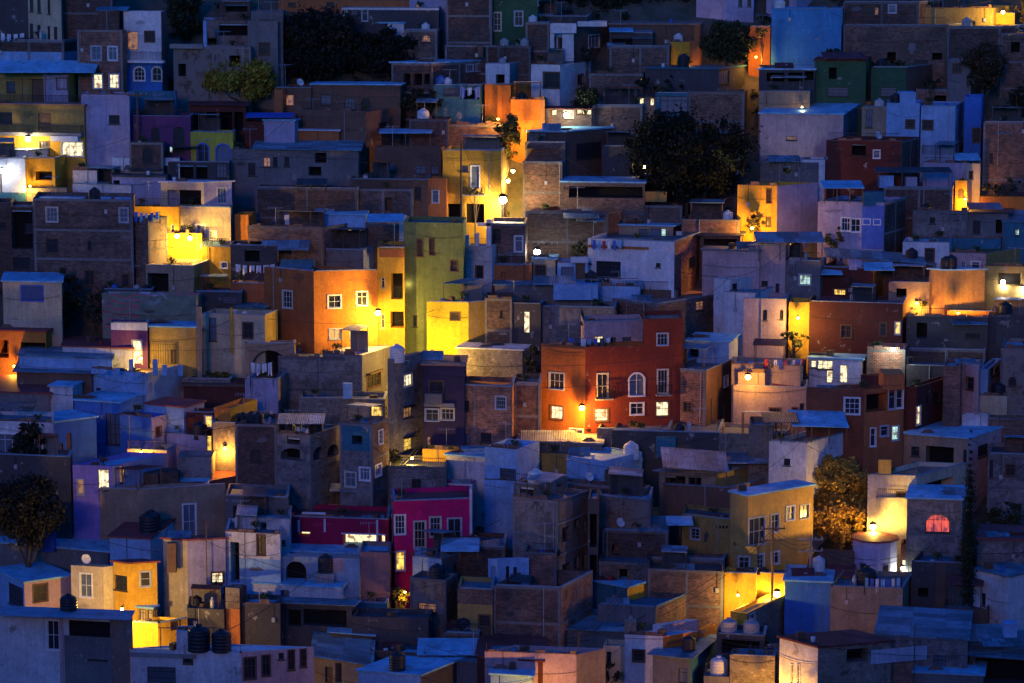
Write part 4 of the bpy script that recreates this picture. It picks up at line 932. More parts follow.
h = H('tall yellow stair tower beside the orange house', 500, 606, 612, 325, 720, 6, YEL, wins='516,443,529,482 f;554,425,600,528 o;552,575,604,640 o;516,585,528,640 f', d=5, dy=1.5, rc=RCT)
facebox(h, 510, 330, 606, 362, TER, .06, 'painted_panel')
rail(h, 556, 600, 480, 528)
h = H('bright orange corner house with white framed windows', 55, 250, 500, 418, 760, (35, 80), plaster((.40, .13, .035), .3), ORA, wins='130,495,165,560 f;308,512,356,560 f;420,498,460,550 fn;314,645,358,683 fd;395,632,434,680 fd', d=6, rc=RCD)
canopy(h, 110, 240, 415, 2.0, 2, .3, TUR, 0)
tank(h, 270, 'black', .5)
lampon(h, 'yellow lamp on the orange corner house', 378, 313, 420, SODY, out=1.5, side=1, glow=30, size=.24)
h = H('bright yellow box house in front of the green house', 694, 858, 1050, 540, 740, (8, 62), plaster((.80, .62, .03), .12), YOL, wins='788,580,822,608 n', d=5, rc=RCB, sl=0, par=.08)
lampon(h, 'unseen yellow lamp before the bright yellow box house', 432, 352, 420, SODY, out=4.5, size=.12, glow=8)
h = H('dark cluttered terrace behind the yellow box', 668, 835, 850, 500, 600, 10, GRN, wins='', d=3, dy=1); facebox(h, 668, 468, 690, 518, YEL, .3, 'lit_post') if False else None
tank(h, 815, 'white', .8, desc='yellow lit pale water tank'); tank(h, 678, 'white', .75, desc='small yellow lit water tank'); 
tree('dark rubble plants on the terrace behind the yellow box', 690, 430, 810, 520, 530, 0, (.05, .05, .03), .7, 33, raw=False)
lamp('little warm lamp on the green house wall', 408, 280, -2.3, 5, WARM, yb=300, size=.09, glow=7)
h = H('low grey room left of the orange corner house', -60, 55, 105, 565, 700, 20, GRN, CRM, wins='0,620,15,650 ;60,625,72,655 ', d=4, rc=TUR, roof='slab')
h = H('dark brick tenement behind the white pillars', 940, 1080, 1090, 230, 480, 8, BK, auto=False, wins='1040,280,1070,340 fb;955,250,985,300 ', d=5)
h = H('orange lit low house right of the white pillars', 950, 1075, 1085, 395, 520, 8, TER, wins='985,420,1000,460 ', d=3)
# ---------------------------------------------------------------- second row, centre
tile(500, 165)
FB = [q for q in HOUSES if 'flowered balcony' in q.label and 'yellow house' in q.label][0]; yy = FB.P.y-1.2
lamp('very bright white street lamp on a tall pole', 503, 200, yy-Yg(232), 480, (1.0, .72, .34), pole=.3, yb=232, size=.34, glow=60, ad=(0, .7, 0))
lamp('upper yellow lamp behind the tall pole', 513, 171, 0, 160, SODY, yb=190, size=.17, glow=30)
lamp('lower yellow lamp beside the bright white street lamp', 508, 181, 0, 160, SODY, yb=195, size=.17, glow=30)
lamp('white street lamp above the tin roofs', 537, 252, 0, 190, (.95, .95, .82), yb=272, size=.27, glow=50)
h = H('grey brick block right of the yellow lamps', 90, 245, 255, -10, 180, 8, BK, d=5, dy=1, rc=RCB)
h = H('long dark bar house with a wide glazed strip', 240, 568, 575, 72, 250, 8, BK, wins='250,82,265,92 d;270,85,560,130 o', d=5, rc=RCB, roof='slab')
h = H('stone wall with blue tin patches', 100, 420, 560, 185, 320, 8, BKD, d=5); canopy(h, 250, 390, 210, -1.2, 3, .5, TIN, 0); canopy(h, 300, 410, 222, -1.4, 2, .2, TINW, 0)
h = H('long low brown wall with a yellow corner', 565, 715, 725, 160, 250, 8, BK, d=3); box(h, 568, 105, 655, 145, YOL, .5, 1)
h = H('grey wall house below the round tree', 715, 940, 950, 215, 330, 8, BK, d=4); tank(h, 895, 'white', .85)
h = H('shed with dark glass under the round tree', 790, 945, 955, 278, 380, 6, DGY, wins='800,290,930,345 o', roof='tin', rc=TIND, d=4)
h = H('white house with a dark framed triple window', 345, 685, 790, 302, 560, 20, WH, BKR, wins='378,378,474,440 ;612,385,630,402 ;742,360,770,402 ', d=5, rc=RCD)
facebox(h, 345, 318, 585, 328, TER, .1, 'coping')
h2 = H('turquoise rooftop room with a lit pane', 460, 680, 790, 242, 320, 14, TAN, DRED, wins='545,252,585,300 b;590,250,632,300 bD;632,250,652,296 c', d=3, dy=.6, roof='slab', rc=RCB)
laundry(h, 360, 480, 292, back=.5, n=6, cols=(1, 5, 2, 0), drop=.8)
tank(h, 626, 'black', 1.05, -1.4)if False else None
h = H('small cream shack with a tiled window', 130, 218, 225, 372, 500, 8, CRM, wins='140,395,178,434 un', d=3, rc=RCB, roof='slab')
h = H('blue grey door shack beside the cream shack', 225, 345, 352, 385, 520, 8, BLU and LBL, wins='300,385,330,450 Dn;240,400,290,450 Dmb', d=3, rc=RCB)
tree('plants on the wall left of the white house', 275, 290, 350, 370, 385, 0, (.05, .06, .03), .8, 34, raw=False)
box(h, 278, 362, 345, 384, WH, -.2, .4)
h = H('orange shop wall beyond the white lamp', -20, 125, 132, 392, 520, 8, TER, wins='', d=3)
h = H('dark brick tenement with a shuttered window', -20, 100, 125, 230, 430, 6, BKD, wins='30,285,58,360 nb', d=4) if False else None
h = H('pink sloped retaining wall', 795, 1020, 1035, 340, 560, 14, PINK, d=2, roof='slab', rc=RCD)
rail(h, 800, 1000, 318, 340)
h = H('blue grey shed cluster with a small tiled vent', -20, 385, 395, 480, 640, 8, LBL and GRY, wins='240,488,278,500 b', d=6, roof='slab', rc=TIN)
box(h, 210, 470, 385, 530, LBL, -1.2, 2.5); canopy(h, 130, 300, 470, -.8, 2, .5, TINW, 0)
tank(h, 385, 'black', 1.0, -.5)
h = H('turquoise flat roof house below the white house', 385, 548, 556, 478, 620, 10, LBL, d=4, rc=RCB, roof='par')
tank(h, 520, 'black', 1.1, 1.6) if False else None
tank(H('brown terrace parapet under the white house', 530, 700, 710, 492, 560, 8, BRN, d=2), 628, 'black', 1.1)
h = H('long violet brown brick house with three windows', 440, 620, 895, 545, 720, 42, BK, BK, wins='770,535,800,570 d;835,530,862,560 n;620,575,635,610 ', d=6, rc=RCT, par=.12)
tree('plants hanging behind the block chimney', 345, 530, 475, 620, 640, -1, (.05, .05, .03), .7, 35, raw=False)
tank(h, 430, 'grey', .9) if False else None
h = H('dark block yard with a lit slot door', 20, 160, 175, 545, 760, 10, DGY, wins='93,575,117,660 wD', d=4); 
H('dark hut at the left of the lit slot door', -60, 48, 55, 525, 760, 8, BKD, d=4, wins='0,570,12,600 ', dy=.3)
h = H('blue brick wall sloping below the shed cluster', 160, 450, 460, 560, 760, 8, BLK, d=4, rc=TIN)
h = H('peeling white house with a bright right wall', 840, 905, 1120, 452, 640, 40, WHo, WHo, wins='912,465,932,490 ', d=4, rc=RCD)
h = H('peeling lower white annex', 880, 1000, 1130, 505, 700, 24, WHo, WHo, d=4, wins='1010,560,1030,600 ')
h = H('pink room with the striped rooftop window', 322, 565, 580, 625, 740, 12, PINK, wins='405,655,465,683 bf;475,668,515,683 ', d=3, rc=RCD, dy=1.5)
# big red house
RH = H('large red corner house with a cylinder of arched windows', 568, 575, 720, 632, 830, 10, RED, RED, wins='617,668,658,740 r', d=4, dy=4.5, rc=RCD) if False else None
# ---------------------------------------------------------------- second row, right
tile(764, 165)
h = H('violet house front behind the yellow street', -104, 52, 212, 82, 290, (12, 50), YEL, LAV, wins='10,95,28,148 n;8,205,25,240 n', d=4, rc=RCD)
lampon(h, 'unseen yellow lamp beside the round tree', 752, 228, 260, SOD, out=2.6, size=.12, glow=10)
lamp('cool white lamp in the bushy yard', 792, 165, -1.5, 50, WCOL, yb=172, size=.22, glow=40)
tree('bushes around the cool white lamp', -10, -15, 130, 70, 80, .6, (.07, .10, .04), .8, 36, raw=False)
rail(h, -10, 55, 60, 82, side=0)
tree('yellow lit shrub under the lamp by the round tree', -60, 190, -10, 270, 280, -1, (.10, .09, .03), .8, 37, raw=False)
h = H('long violet house with four white framed windows', 212, 472, 560, 150, 400, 16, LAV, BKD, wins='305,208,338,258 f;342,212,378,262 f;390,213,416,232 f;432,215,456,233 f', d=5, rc=RCD, bands=())
facebox(h, 385, 158, 470, 330, plaster((.12, .22, .62), .25), .04, 'painted_panel')
canopy(h, 232, 395, 92, 0, 3, .4, RCB, 4, down=150); box(h, 392, 108, 472, 160, TUR, .2, 1.5)
tree('lit shrub beside the violet house', 240, 230, 310, 345, 350, -.5, (.10, .11, .03), .9, 38, raw=False)
h = H('wide dark brick wall behind the violet house', 470, 740, 752, 90, 220, 6, BKD, d=5, rc=RCD)
canopy(h, 440, 740, 30, .2, 2, .3, TIND, 4, down=90); box(h, 452, 42, 510, 90, LBL, .6, 1); box(h, 558, 48, 602, 90, LAV, .6, 1)
h = H('yellow lit house with an arched door', 752, 798, 852, 62, 190, 20, YEL, CRM, wins='762,92,785,132 aD;806,25,820,55 nr', d=3, rc=RCD, dy=.4); 
h = H('cream house side above the arched door', 798, 850, 856, -5, 150, 8, CRM, wins='806,25,820,55 n', d=3, dy=1.2)
lampon(h, 'unseen yellow lamp by the arched door house', 965, 199, 90, SOD, out=2.2, size=.1, glow=6)
tree('dark bushes along the right brick wall', 850, 45, 1045, 130, 140, -1, (.05, .05, .025), .9, 39, raw=False)
H('low street wall below the right bushes', 850, 1050, 1060, 125, 200, 6, ORA, d=2)
h = H('stone house with a small square window', 585, 800, 810, 182, 310, 8, BLK, wins='650,205,672,230 ', d=5, rc=RCD); tank(h, 632, 'black', .7)
h = H('grey house under pale tin sheets', 800, 960, 970, 188, 310, 8, GRY, wins='820,218,850,270 ;910,215,935,270 o', d=5, rc=TIND, roof='tin'); canopy(h, 805, 940, 175, .8, 2, .4, TINW, 0)
h = H('turquoise gable house with a lit pane', 940, 1060, 1070, 225, 330, 8, TUR, wins='985,252,1003,276 c', d=4, roof='slab', rc=TIN, sl=.6)
h = H('long dark green fence wall', 585, 930, 940, 290, 345, 6, DGR, d=2, bands=((290, 330, TUR),)) 
h = H('pale pink house with a dark centre window', 545, 728, 738, 305, 450, 8, WH, wins='634,330,667,380 n', d=4, rc=RCD)
tank(h, 578, 'black', .95, -.3) if False else None
h = H('pink cream house with two white framed windows', 728, 872, 1040, 348, 480, 16, PINK, YOL, wins='815,380,847,405 f;775,378,790,402 f', d=4, rc=TUR, dy=.4)
h = H('turquoise sheet roof hut row', 395, 660, 665, 392, 480, 8, BRN, wins='520,395,620,455 o', d=3, roof='tin', rc=TINW)
canopy(h, 245, 640, 362, -.8, 3, .5, TIN, 5, yf2=388, down=430)
tank(h, 578, 'black', 1.0, -.5); 
h = H('grey house with a lit lattice window', 85, 222, 245, 378, 580, 16, GRY, wins='140,432,182,470 cfn', d=4, roof='par', rc=RCD)
canopy(h, -30, 240, 305, 0, 3, .6, TIN, 4, down=378)
tank(h, 120, 'black', 1.1, .6, stand=.6); gas(h, 160)
h = H('pink white house left of the lattice window', -60, 85, 98, 318, 560, 10, PINK, wins='45,465,60,500 ;-10,455,15,475 ', d=4)
h = H('pale house with two arched windows and rose light', -80, 85, 100, 528, 720, 10, PINK, wins='62,568,76,606 a;-5,568,12,610 a', d=4)
facebox(h, -60, 420, 80, 430, M['conc'], .1) if False else None
h = H('yellow lit passage wall', 98, 178, 186, 540, 720, 8, YEL, d=3, wins='', dy=.5)
lamp('unseen yellow lamp in the lit passage', 798, 318, -3.2, 130, SODY, yb=330, size=.12, glow=8)
tree('yellow green shrub at the lit passage', 60, 640, 180, 720, 730, -1, (.10, .10, .03), .9, 40, raw=False)
h = H('dark red brick house with lit upper window', 220, 430, 492, 408, 580, 20, DRED, ORA, wins='274,488,320,528 yn;378,485,400,525 n', d=5, rc=RCD); box(h, 335, 378, 385, 412, LAV, .5, 1.2); box(h, 225, 425, 310, 445, RCB, -.15, .5, 'roof_sheet') if False else None
canopy(h, 225, 310, 432, -.3, 2, .3, RCB, 0); canopy(h, 395, 515, 415, -.5, 2, .5, RCB, 0)
laundry(h, 335, 360, 505, back=-.8, n=1, cols=(0, ), drop=.9, desc='single white shirt hung out') 
h = H('orange terrace stair house right of the dark red brick', 490, 650, 655, 462, 620, 8, TAN, wins='520,485,560,520 o', d=4, rc=RCT)
h = H('dark red house with two windows above the cool lamp', 178, 545, 562, 545, 760, 12, BKR and DRED, wins='303,630,342,678 n;515,617,535,664 yf;455,620,480,670 n', d=6, rc=RCD)
h = H('square orange box house under a blue slab', 650, 712, 868, 415, 640, (35, 80), plaster((.55, .28, .10), .35), plaster((.62, .34, .10), .35), d=5, roof='slab', rc=RCB)
lampon(h, 'unseen orange lamp under the orange box house', 958, 313, 150, SOD, out=2.6, side=1, size=.1, glow=5)
tank(h, 712, 'black', .85, .8, desc='left black water tank'); tank(h, 752, 'black', .95, .8, desc='right black water tank'); rail(h, 800, 860, 395, 412, side=1)
h = H('yellow brown wall with the twin white lamps', 868, 1040, 1050, 400, 540, 8, YOL, wins='920,425,1010,475 o', d=3)
rail(h, 870, 1040, 478, 515)
lamp('left white lamp of the twin by the iron fence', 1003, 282, -.8, 60, (1, .92, .8), yb=290, size=.2, glow=30)
lamp('right white lamp of the twin by the iron fence', 1022, 288, -.8, 40, (1, .92, .8), yb=294, size=.2, glow=30)
lamp('warm lamp among the terrace plants', 917, 303, -1.5, 60, SOD, yb=310, size=.12, glow=12)
tree('small lamp lit tree beside the orange box house', 560, 520, 660, 600, 610, 0, (.08, .08, .03), .8, 41, raw=False)
H('orange street wall under the orange box house', 720, 915, 925, 575, 700, 6, ORA, d=2, dy=.3); h = H('dark cluttered patio house on the right', 560, 880, 900, 600, 760, 8, DGY, d=5, wins='600,620,640,680 o;790,660,850,683 ', rc=TIND); canopy(h, 740, 880, 628, -.6, 2.2, .4, TIN, 3); laundry(h, 895, 990, 575, back=-.5, n=6, cols=(0, 1, 5), drop=.6) if False else None

h = H('long dark roof terrace on the right edge', 880, 1060, 1070, 590, 760, 8, DGY, d=5, rc=TIN); tank(h, 945, 'black', 1.1, .3)
antenna(h, 1000)
# ================================================================ third row, left
tile(0, 335)
h = H('low orange lit shop row at the far left edge', -20, 180, 245, -12, 110, 10, ORA, wins='0,20,30,75 o;82,30,200,75 o;-10,20,34,90 o', d=4, roof='slab', rc=RCR, dy=1)
lampon(h, 'unseen orange lamp in the far left shop row', 14, 366, 60, SOD, out=1.3, size=.1, glow=8)
h = H('long white terrace house with stepped low walls', 245, 520, 530, 55, 180, 14, WHo, d=5, roof='slab', rc=RCR)
h = H('blue white stepped house behind the urn parapet', 75, 440, 450, 95, 240, 14, LBL, d=6, rc=TIN, roof='slab')
h = H('pale blue house with urns on its parapet', 360, 572, 718, 150, 330, 28, LBL, WHo, wins='378,208,396,232 ;', d=5, rc=BRN)
for px, yy in ((368, 130), (400, 128), (458, 124)):
    e = box(h, px-10, yy+8, px+10, 152, LBL, -.1, .4, 'parapet_pillar')
for px in (515, 608, 645, 708): box(h, px-9, 98 if px < 640 else 120, px+9, 160, LBL, .3 if px > 560 else 1.5, .4, 'parapet_pillar')
H('long brown shadowed shed behind the white wing', 65, 360, 372, 150, 260, 8, BRN, d=5, roof='tin', rc=TIN)
h = H('white violet wing with a red roof behind', 195, 285, 365, 205, 340, 10, WHo, d=4, roof='slab', rc=RCB)
h = H('low sheds with slanted purple roofs on the left', -30, 195, 205, 232, 340, 12, LAV and GRY, d=6, roof='slab', rc=RCR, sl=.4)
h = H('dark blue room under a wide bright blue slab', 292, 470, 565, 268, 460, 20, BLU, LBL, wins='350,320,380,440 Db;415,310,470,430 b', d=5, roof='slab', rc=RCB)
h = H('blue house with a small window and violet side', 470, 595, 655, 325, 560, 30, BLU, LAV, wins='612,362,632,394 n', d=4, rc=BLU, par=.1)
h = H('violet blue house with a slanted roof room', 570, 722, 802, 285, 520, 26, LBL, LAV, wins='752,320,774,356 n', d=4, rc=RCR, roof='slab')
h = H('blue box house with a rail and dark doorway', 120, 212, 378, 345, 620, 50, BLU, BLU, wins='232,425,248,470 D;262,385,282,470 D', d=5, rc=RCB, roof='slab')
h = H('peeling blue house with long white shutters', -30, 205, 215, 345, 760, 12, WHo, BLU, wins='-10,390,165,468 fb', d=5, rc=RCD, dy=.3)
canopy(h, -20, 130, 300, 1, 2.4, .4, TIND, 0)
tree('dark vine covering the corner of the peeling blue house', 40, 330, 200, 700, 720, -.6, (.035, .035, .02), 1.3, 50, raw=False, clump=90)
h = H('dim mossy wall house at the left edge', -30, 275, 285, 480, 860, 12, DGY, d=3, dy=.4)
h = H('purple house with a lit doorway and brick window', 285, 440, 660, 515, 860, 10, plaster((.30, .22, .58), .4), LAV, wins='305,568,328,625 fdn;385,528,428,605 Dw;388,605,436,655 ob;470,512,484,580 dr;480,520,492,555 y', d=4, rc=RCB, bands=((440, 515, BLU),))
rail(h, 388, 440, 605, 650); 
h2 = H('lit cream terrace beside the purple house', 500, 655, 700, 455, 620, 12, CRM, LAV, wins='600,452,645,520 ow', d=3, rc=RCT, dy=-.1)
h2 = H('cream wall with orange glow beside the purple house', 510, 560, 562, 485, 640, 10, CRM, d=2, dy=-.2)
lamp('unseen orange lamp over the cream terrace', 141, 452, -3.4, 70, SOD, yb=468, size=.12, glow=8)
h = H('lower violet front joined to the blue roof room', 655, 810, 818, 400, 560, 26, LAV, d=3, dy=-.4)
tank(h, 785, 'black', 1.15, -.6)
h = H('brown tenement roof with yellow walled street side', 720, 1030, 1040, 205, 330, 6, DRED, d=8, dy=1.5, roof='slab', rc=BRN)
h = H('bright orange wall house behind the twin chimneys', 842, 905, 1010, 288, 560, 22, ORA, YEL, d=3, wins='', rc=RCT); h = H('lower yellow stub wall with a dark plant', 892, 935, 960, 430, 520, 10, YEL, d=2, dy=-.2)
h = H('dark lane house with a yellow framed window', 720, 842, 850, 305, 520, 8, DRED, wins='805,318,832,362 yf;812,395,832,462 y', d=2, rc=RCD)
lampon(HOUSES[-3], 'unseen yellow lamp in the lane behind the chimneys', 225, 448, 90, SOD, out=2.2, size=.12, glow=8)
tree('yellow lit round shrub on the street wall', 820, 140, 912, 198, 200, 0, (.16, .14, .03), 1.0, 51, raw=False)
H('dark stone heap wall beside the round yellow shrub', 715, 905, 915, 175, 240, 8, STN, d=2)
h = H('brick roof platform with a bright blue sheet', 440, 700, 1010, 602, 800, 18, BRN, BRN, d=6, rc=RCR, roof='slab', sl=.2)
box(h, 530, 540, 700, 600, BKD, 1.2, 2); canopy(h, 630, 820, 590, 1.2, 3, .7, RCB, 0); box(h, 570, 545, 620, 595, BRN, .8, .8, 'water_box'); box(h, 695, 480, 830, 590, BLK, 2.5, 3)
h = H('dark block house with arches behind the tanks', 835, 1060, 1070, 350, 640, 10, BLK, wins='955,440,1020,500 ao', d=6, rc=RCD)
tank(h, 960, 'black', .8); tank(h, 850, 'black', .9, -1.5) if False else None
h = H('brown tenement with a tall grey pipe', 390, 540, 885, 608, 860, (14, 72), TAN, TAN, wins='720,665,768,800 fb', d=4, rc=RCD, dy=-.6, name='house')
h = H('violet grey house with balcony grilles', 885, 1130, 1140, 640, 900, 10, LAV and GRY, wins='915,670,945,730 g;940,700,975,770 g', d=5, rc=RCD)
tree('lit yellow weeds along the wall top', 720, 115, 770, 150, 155, 0, (.12, .11, .03), .8, 52, raw=False)
# ---------------------------------------------------------------- third row, centre left
tile(250, 335)
def archwall(label, x0, x1, y0, y1, yb):
    h = H(label, x0, x1, x1+4, y0, yb, 6, TAN, d=2, wins='5,60,150,180 ao', rc=RCD); return h
archwall('stone wall with a wide round arch', -20, 175, 35, 100, 190)
h = H('pale violet balcony with white washing', -20, 110, 180, 175, 340, 8, LAV, TAN, d=3, rc=RCR, wins='')
laundry(h, 0, 90, 105, back=-.2, n=4, cols=(0, 3), drop=1.2, desc='large white sheets hanging')
H('rough dark wall behind the hanging sheets', 110, 420, 432, 92, 260, 8, BLK, d=5, rc=RCD, dy=.4)
h = H('ribbed wall band left of the grey apartment block', 190, 530, 540, 255, 420, 8, STN, wins='475,280,520,320 y;533,280,537,300 y', d=4, dy=.3, rc=RCD)
h2 = box(h, 365, 190, 400, 250, LBL, -.3, .4, 'white_door')
h = H('grey apartment upper storey with a dark hooded window', 285, 440, 560, 82, 262, 22, BLK, GRY, wins='460,150,512,204 nh', d=5, rc=RCW, par=.1)
h = H('tall grey apartment tower with three stacked windows', 540, 562, 678, 95, 520, 30, GRY, BLK, wins='604,155,636,200 wf;604,284,636,324 dh;604,405,636,452 yh', d=6, rc=RCW)
tank(h, 556, 'white', 1.15, 1.0, desc='tall cream water tank'); 
lamp('unseen yellow lamp at the grey apartment foot', 412, 458, -3.2, 90, SODY, yb=466, size=.12, glow=8)
h = H('dark violet house with a bay balcony', 678, 842, 850, 122, 480, 8, NAV, wins='705,182,758,265 n;690,292,740,336 f;752,290,800,332 f;695,400,710,448 d', d=5, rc=RCT, roof='slab')
facebox(h, 690, 228, 758, 268, GRY, .5, 'balcony_wall'); facebox(h, 685, 266, 805, 280, M['conc'], .3)
H('yellow lit ground floor under the dark violet house', 678, 812, 820, 452, 560, 8, YEL, d=2, dy=-.2, rc=RCD)
h = H('terracotta brick house with grilled windows', 812, 1030, 1042, 205, 500, 14, brick((.42, .15, .07), stucco=.1), wins='832,258,862,300 ;966,243,1004,290 fg;832,388,865,425 b;906,385,948,422 ', d=5, rc=TER)
H('pink stone roof block above the terracotta house', 815, 1070, 1100, 62, 230, 14, STN, rc=RCW, d=5, roof='slab', dy=.5)
tree('dark bush left of the big red house', 600, -10, 705, 70, 80, -.5, (.03, .03, .02), .01, 53, raw=False) if False else None
tree('small tree at the foot of the grey tower', 535, 440, 595, 520, 525, -2.2, (.03, .035, .02), .9, 54, raw=False)
h = H('open concrete block shell with arched gaps', 105, 235, 352, 395, 760, 24, BLK, BLK, wins='145,398,195,430 o;120,445,218,492 ao;248,440,290,490 ao;304,430,348,478 ao', d=5, rc=RCW)
h0 = H('dark brick back house with chimney pots', -60, 105, 112, 352, 700, 8, BKD, wins='0,450,45,500 a', d=5, rc=RCD)
canopy(h, 105, 290, 350, .3, 2.5, .4, TINW, 3, down=395); 
tank(h, 200, 'white', .7, 1.4); tank(h0, 40, 'black', .9); tank(h0, 20, 'black', .8, 2, desc='smaller black tank'); 
tank(h, 345, 'black', 1.1, 1.5); tank(h, 130, 'black', .8, 2.2, desc='lower black tank')
antenna(h, 160)
h = H('turquoise and brick house with violet framed windows', 352, 480, 545, 352, 760, 22, TUR and BLK, BK, wins='375,540,415,595 fb;432,522,470,570 fbL;492,510,515,552 fbr;505,375,520,425 fr;400,395,440,430 o', d=5, rc=RCB, bands=((352, 460, TUR),))
h = H('long dark wall house left of the magenta roof', 540, 770, 780, 520, 700, 8, BLK, d=5, rc=RCD, wins='635,565,672,608 ')
h = H('white sloped shed with a banner wall', 770, 960, 1080, 485, 640, 20, WHo, LBL, d=5, roof='slab', rc=RCB, wins='930,530,942,565 ;985,525,1015,568 b')
h = H('light blue cabin above the white sloped shed', 970, 1060, 1100, 445, 580, 20, LBL, d=4, wins='', rc=RCB, dy=.5)
# magenta complex
h = H('magenta parapet house with white trim', 770, 872, 925, 585, 700, 10, MAG, WH, d=2, rc=RCR, dy=.6); MG = h
facebox(h, 768, 583, 874, 590, WH, .08, 'trim'); facebox(h, 864, 590, 873, 683, WH, .06, 'trim')
h = H('blue tin cabin between the magenta walls', 920, 1100, 1110, 575, 720, 12, LBL, d=4, rc=TIN)
# ---------------------------------------------------------------- third row, centre
tile(500, 335)
RH = H('large red house with white framed and arched windows', 162, 335, 718, 48, 460, (28, 79), plaster((.50, .15, .03), .25), RED, wins='195,150,250,212 f;200,280,246,330 wn;383,153,422,250 f;372,290,424,338 wn;508,152,566,238 fab;513,268,563,312 f;613,262,662,318 wn;620,137,658,228 f;275,370,325,388 fiL', d=7, rc=RCT, dy=1.2)  # lamplight on the left face is put into its more orange plaster
rail(RH, 375, 440, 212, 248, .45, side=1, slab=True); rail(RH, 613, 670, 195, 232, .45, side=1, slab=True)
W = H('', 560, 566, 718, -62, 60, (28, 79), RED, RED, wins='618,-5,658,62 f', d=5, sub=RH, Yabs=Yon(RH, 1, 566, 30), zb=RH.z1-.1, rc=RCT)
for f0 in (0,): facebox(RH, 166, 50, 335, 58, TER, .06, 'cornice')
W2 = H('pink rooftop room of the red house', 318, 330, 562, -50, 90, (28, 79), PINK, PINK, wins='370,5,405,48 w;480,8,515,44 b;420,10,455,48 o', d=4, Yabs=RH.P.y+3.2, zb=RH.z1-.5, rc=RCD) 
laundry(RH, 265, 440, 8, back=1.2, n=7, cols=(1, 4, 0, 5), drop=.7)
lampon(RH, 'yellow lamp on the corner of the red house', 582, 408, 260, SOD, out=1.0, glow=34, size=.22)
tree('dark climbing plants left of the red house', 95, 20, 165, 190, 300, 2, (.035, .04, .02), .9, 55, raw=False)
H('brick side wall left of the red house', 55, 160, 166, 190, 430, 8, BK, d=5, rc=RCD)
tree('potted greenery on the red house balcony', 355, 205, 440, 255, 335, 1.4, (.05, .07, .03), .8, 56, raw=False)
h = H('dark red brick extension with a doorway', 672, 810, 940, 140, 400, 24, BKR, BKR and BRN, wins='722,265,752,300 n;805,255,832,355 D;860,270,880,340 b;880,162,895,200 f', d=5, rc=RCD)
H('tan wall with a yellow lamp above the brick steps', 910, 1180, 1190, 122, 400, 12, CLAY, d=4, rc=RCB, dy=.6)
PW = H('short block holding the warm wall lamp', 935, 1040, 1165, 150, 390, 14, CLAY, CLAY, d=3, rc=RCD, dy=.1)
lampon(PW, 'yellow lamp on the tan wall', 748, 377, 75, SOD, out=1.5, glow=34, size=.22)
h = H('blue white roof room beyond the red house', 735, 900, 935, 30, 210, 14, LBL, WHo, d=4, rc=RCB, roof='slab', wins='740,45,780,90 o')
h = H('stone garden wall at the foot of the red house', 380, 660, 700, 375, 520, 8, STN, d=3, rc=STN)
tree('dark potted tree under the yellow corner lamp', 320, 355, 375, 412, 420, .4, (.03, .03, .02), 1, 57, raw=False)
h = H('cluttered dark roof yard in the centre', 440, 860, 880, 385, 560, 8, DGY, d=6, rc=RCD)
box(h, 615, 400, 690, 480, TUR, -.6, .2, 'leaning_sheet'); tank(h, 705, 'black', .8); tank(h, 515, 'white', 1.15, -1.2, desc='big cream water tank', py=488)
for q, px in enumerate((450, 740, 800, 840)): gas(h, px) if q == 1 else None
h = H('flat tin sheds strewn with planks', 70, 400, 410, 430, 560, 12, GRY, d=6, rc=TINW, roof='slab')
canopy(h, 80, 300, 420, .5, 3, .4, TINW, 0); 
h = H('yellow lit low shed between blue roofs', 160, 280, 460, 468, 580, 12, YOL, TAN, d=4, rc=RCB, wins='365,450,400,490 ')
h = H('pale blue room house with barred ground window', -60, 68, 155, 450, 720, 26, LBL, LBL, wins='0,525,62,565 gb', d=4, rc=RCB, roof='par')
h = H('long light blue roof terrace wall with a ladder', 262, 405, 558, 495, 720, 40, LBL, LBL, wins='412,525,448,600 D', d=4, rc=RCB, par=.1)
lad = MB(); yy = Yon(h, 1, 465, 540)
for k in range(2):
    a = at(tx(456+k*18), ty(500), yy-.4); b = at(tx(456+k*18), ty(600), yy-.9); lad.tube(a, b, .03)
for k in range(9):
    a = at(tx(456), ty(505+k*11), yy-.45-.05*k); b = at(tx(474), ty(505+k*11), yy-.45-.05*k); lad.tube(a, b, .022)
tag(lad.build('ladder', M['steel']), 'metal ladder leaning on the light blue terrace wall', 'ladder')
h = H('tall concrete frame house with empty windows', 55, 152, 265, 590, 980, 30, BLK, BLK, wins='78,598,132,634 o;178,598,196,660 o;222,585,244,640 o', d=4, rc=RCW)
tank(h, 142, 'white', 1.15, .6, desc='large cream cylindrical water tank')
h = H('brick house with a blue door beside the frame house', 232, 560, 592, 605, 860, 26, BK, BKS, wins='345,615,392,683 Dmb', d=5, rc=RCB); dish(h, 305)
h = H('ochre house under a broad pale tin roof', 625, 845, 1080, 545, 720, 16, TAN, YOL, wins='690,555,728,590 o;740,560,790,600 o;650,560,690,600 o', d=5, roof='tin', rc=TINW, sl=.3)
canopy(h, 640, 900, 520, -1.0, 4, .9, TINW, 3, yf2=540, down=600); canopy(h, 880, 1080, 505, 1, 3, .3, TINW, 0)
lamp('small greenish lamp above the broad tin roof', 698, 460, -1.0, 20, WCOL, yb=465, size=.1, glow=18, pole=.1)
h = H('yellow stone house at the centre right', 860, 1130, 1140, 395, 600, 12, STN, wins='1005,425,1030,465 n', d=5, rc=RCD, bands=())
h = H('brown terrace parapet house with a wire frame', 640, 900, 1110, 600, 760, 16, BRN, TAN, d=4, rc=RCB, wins='')
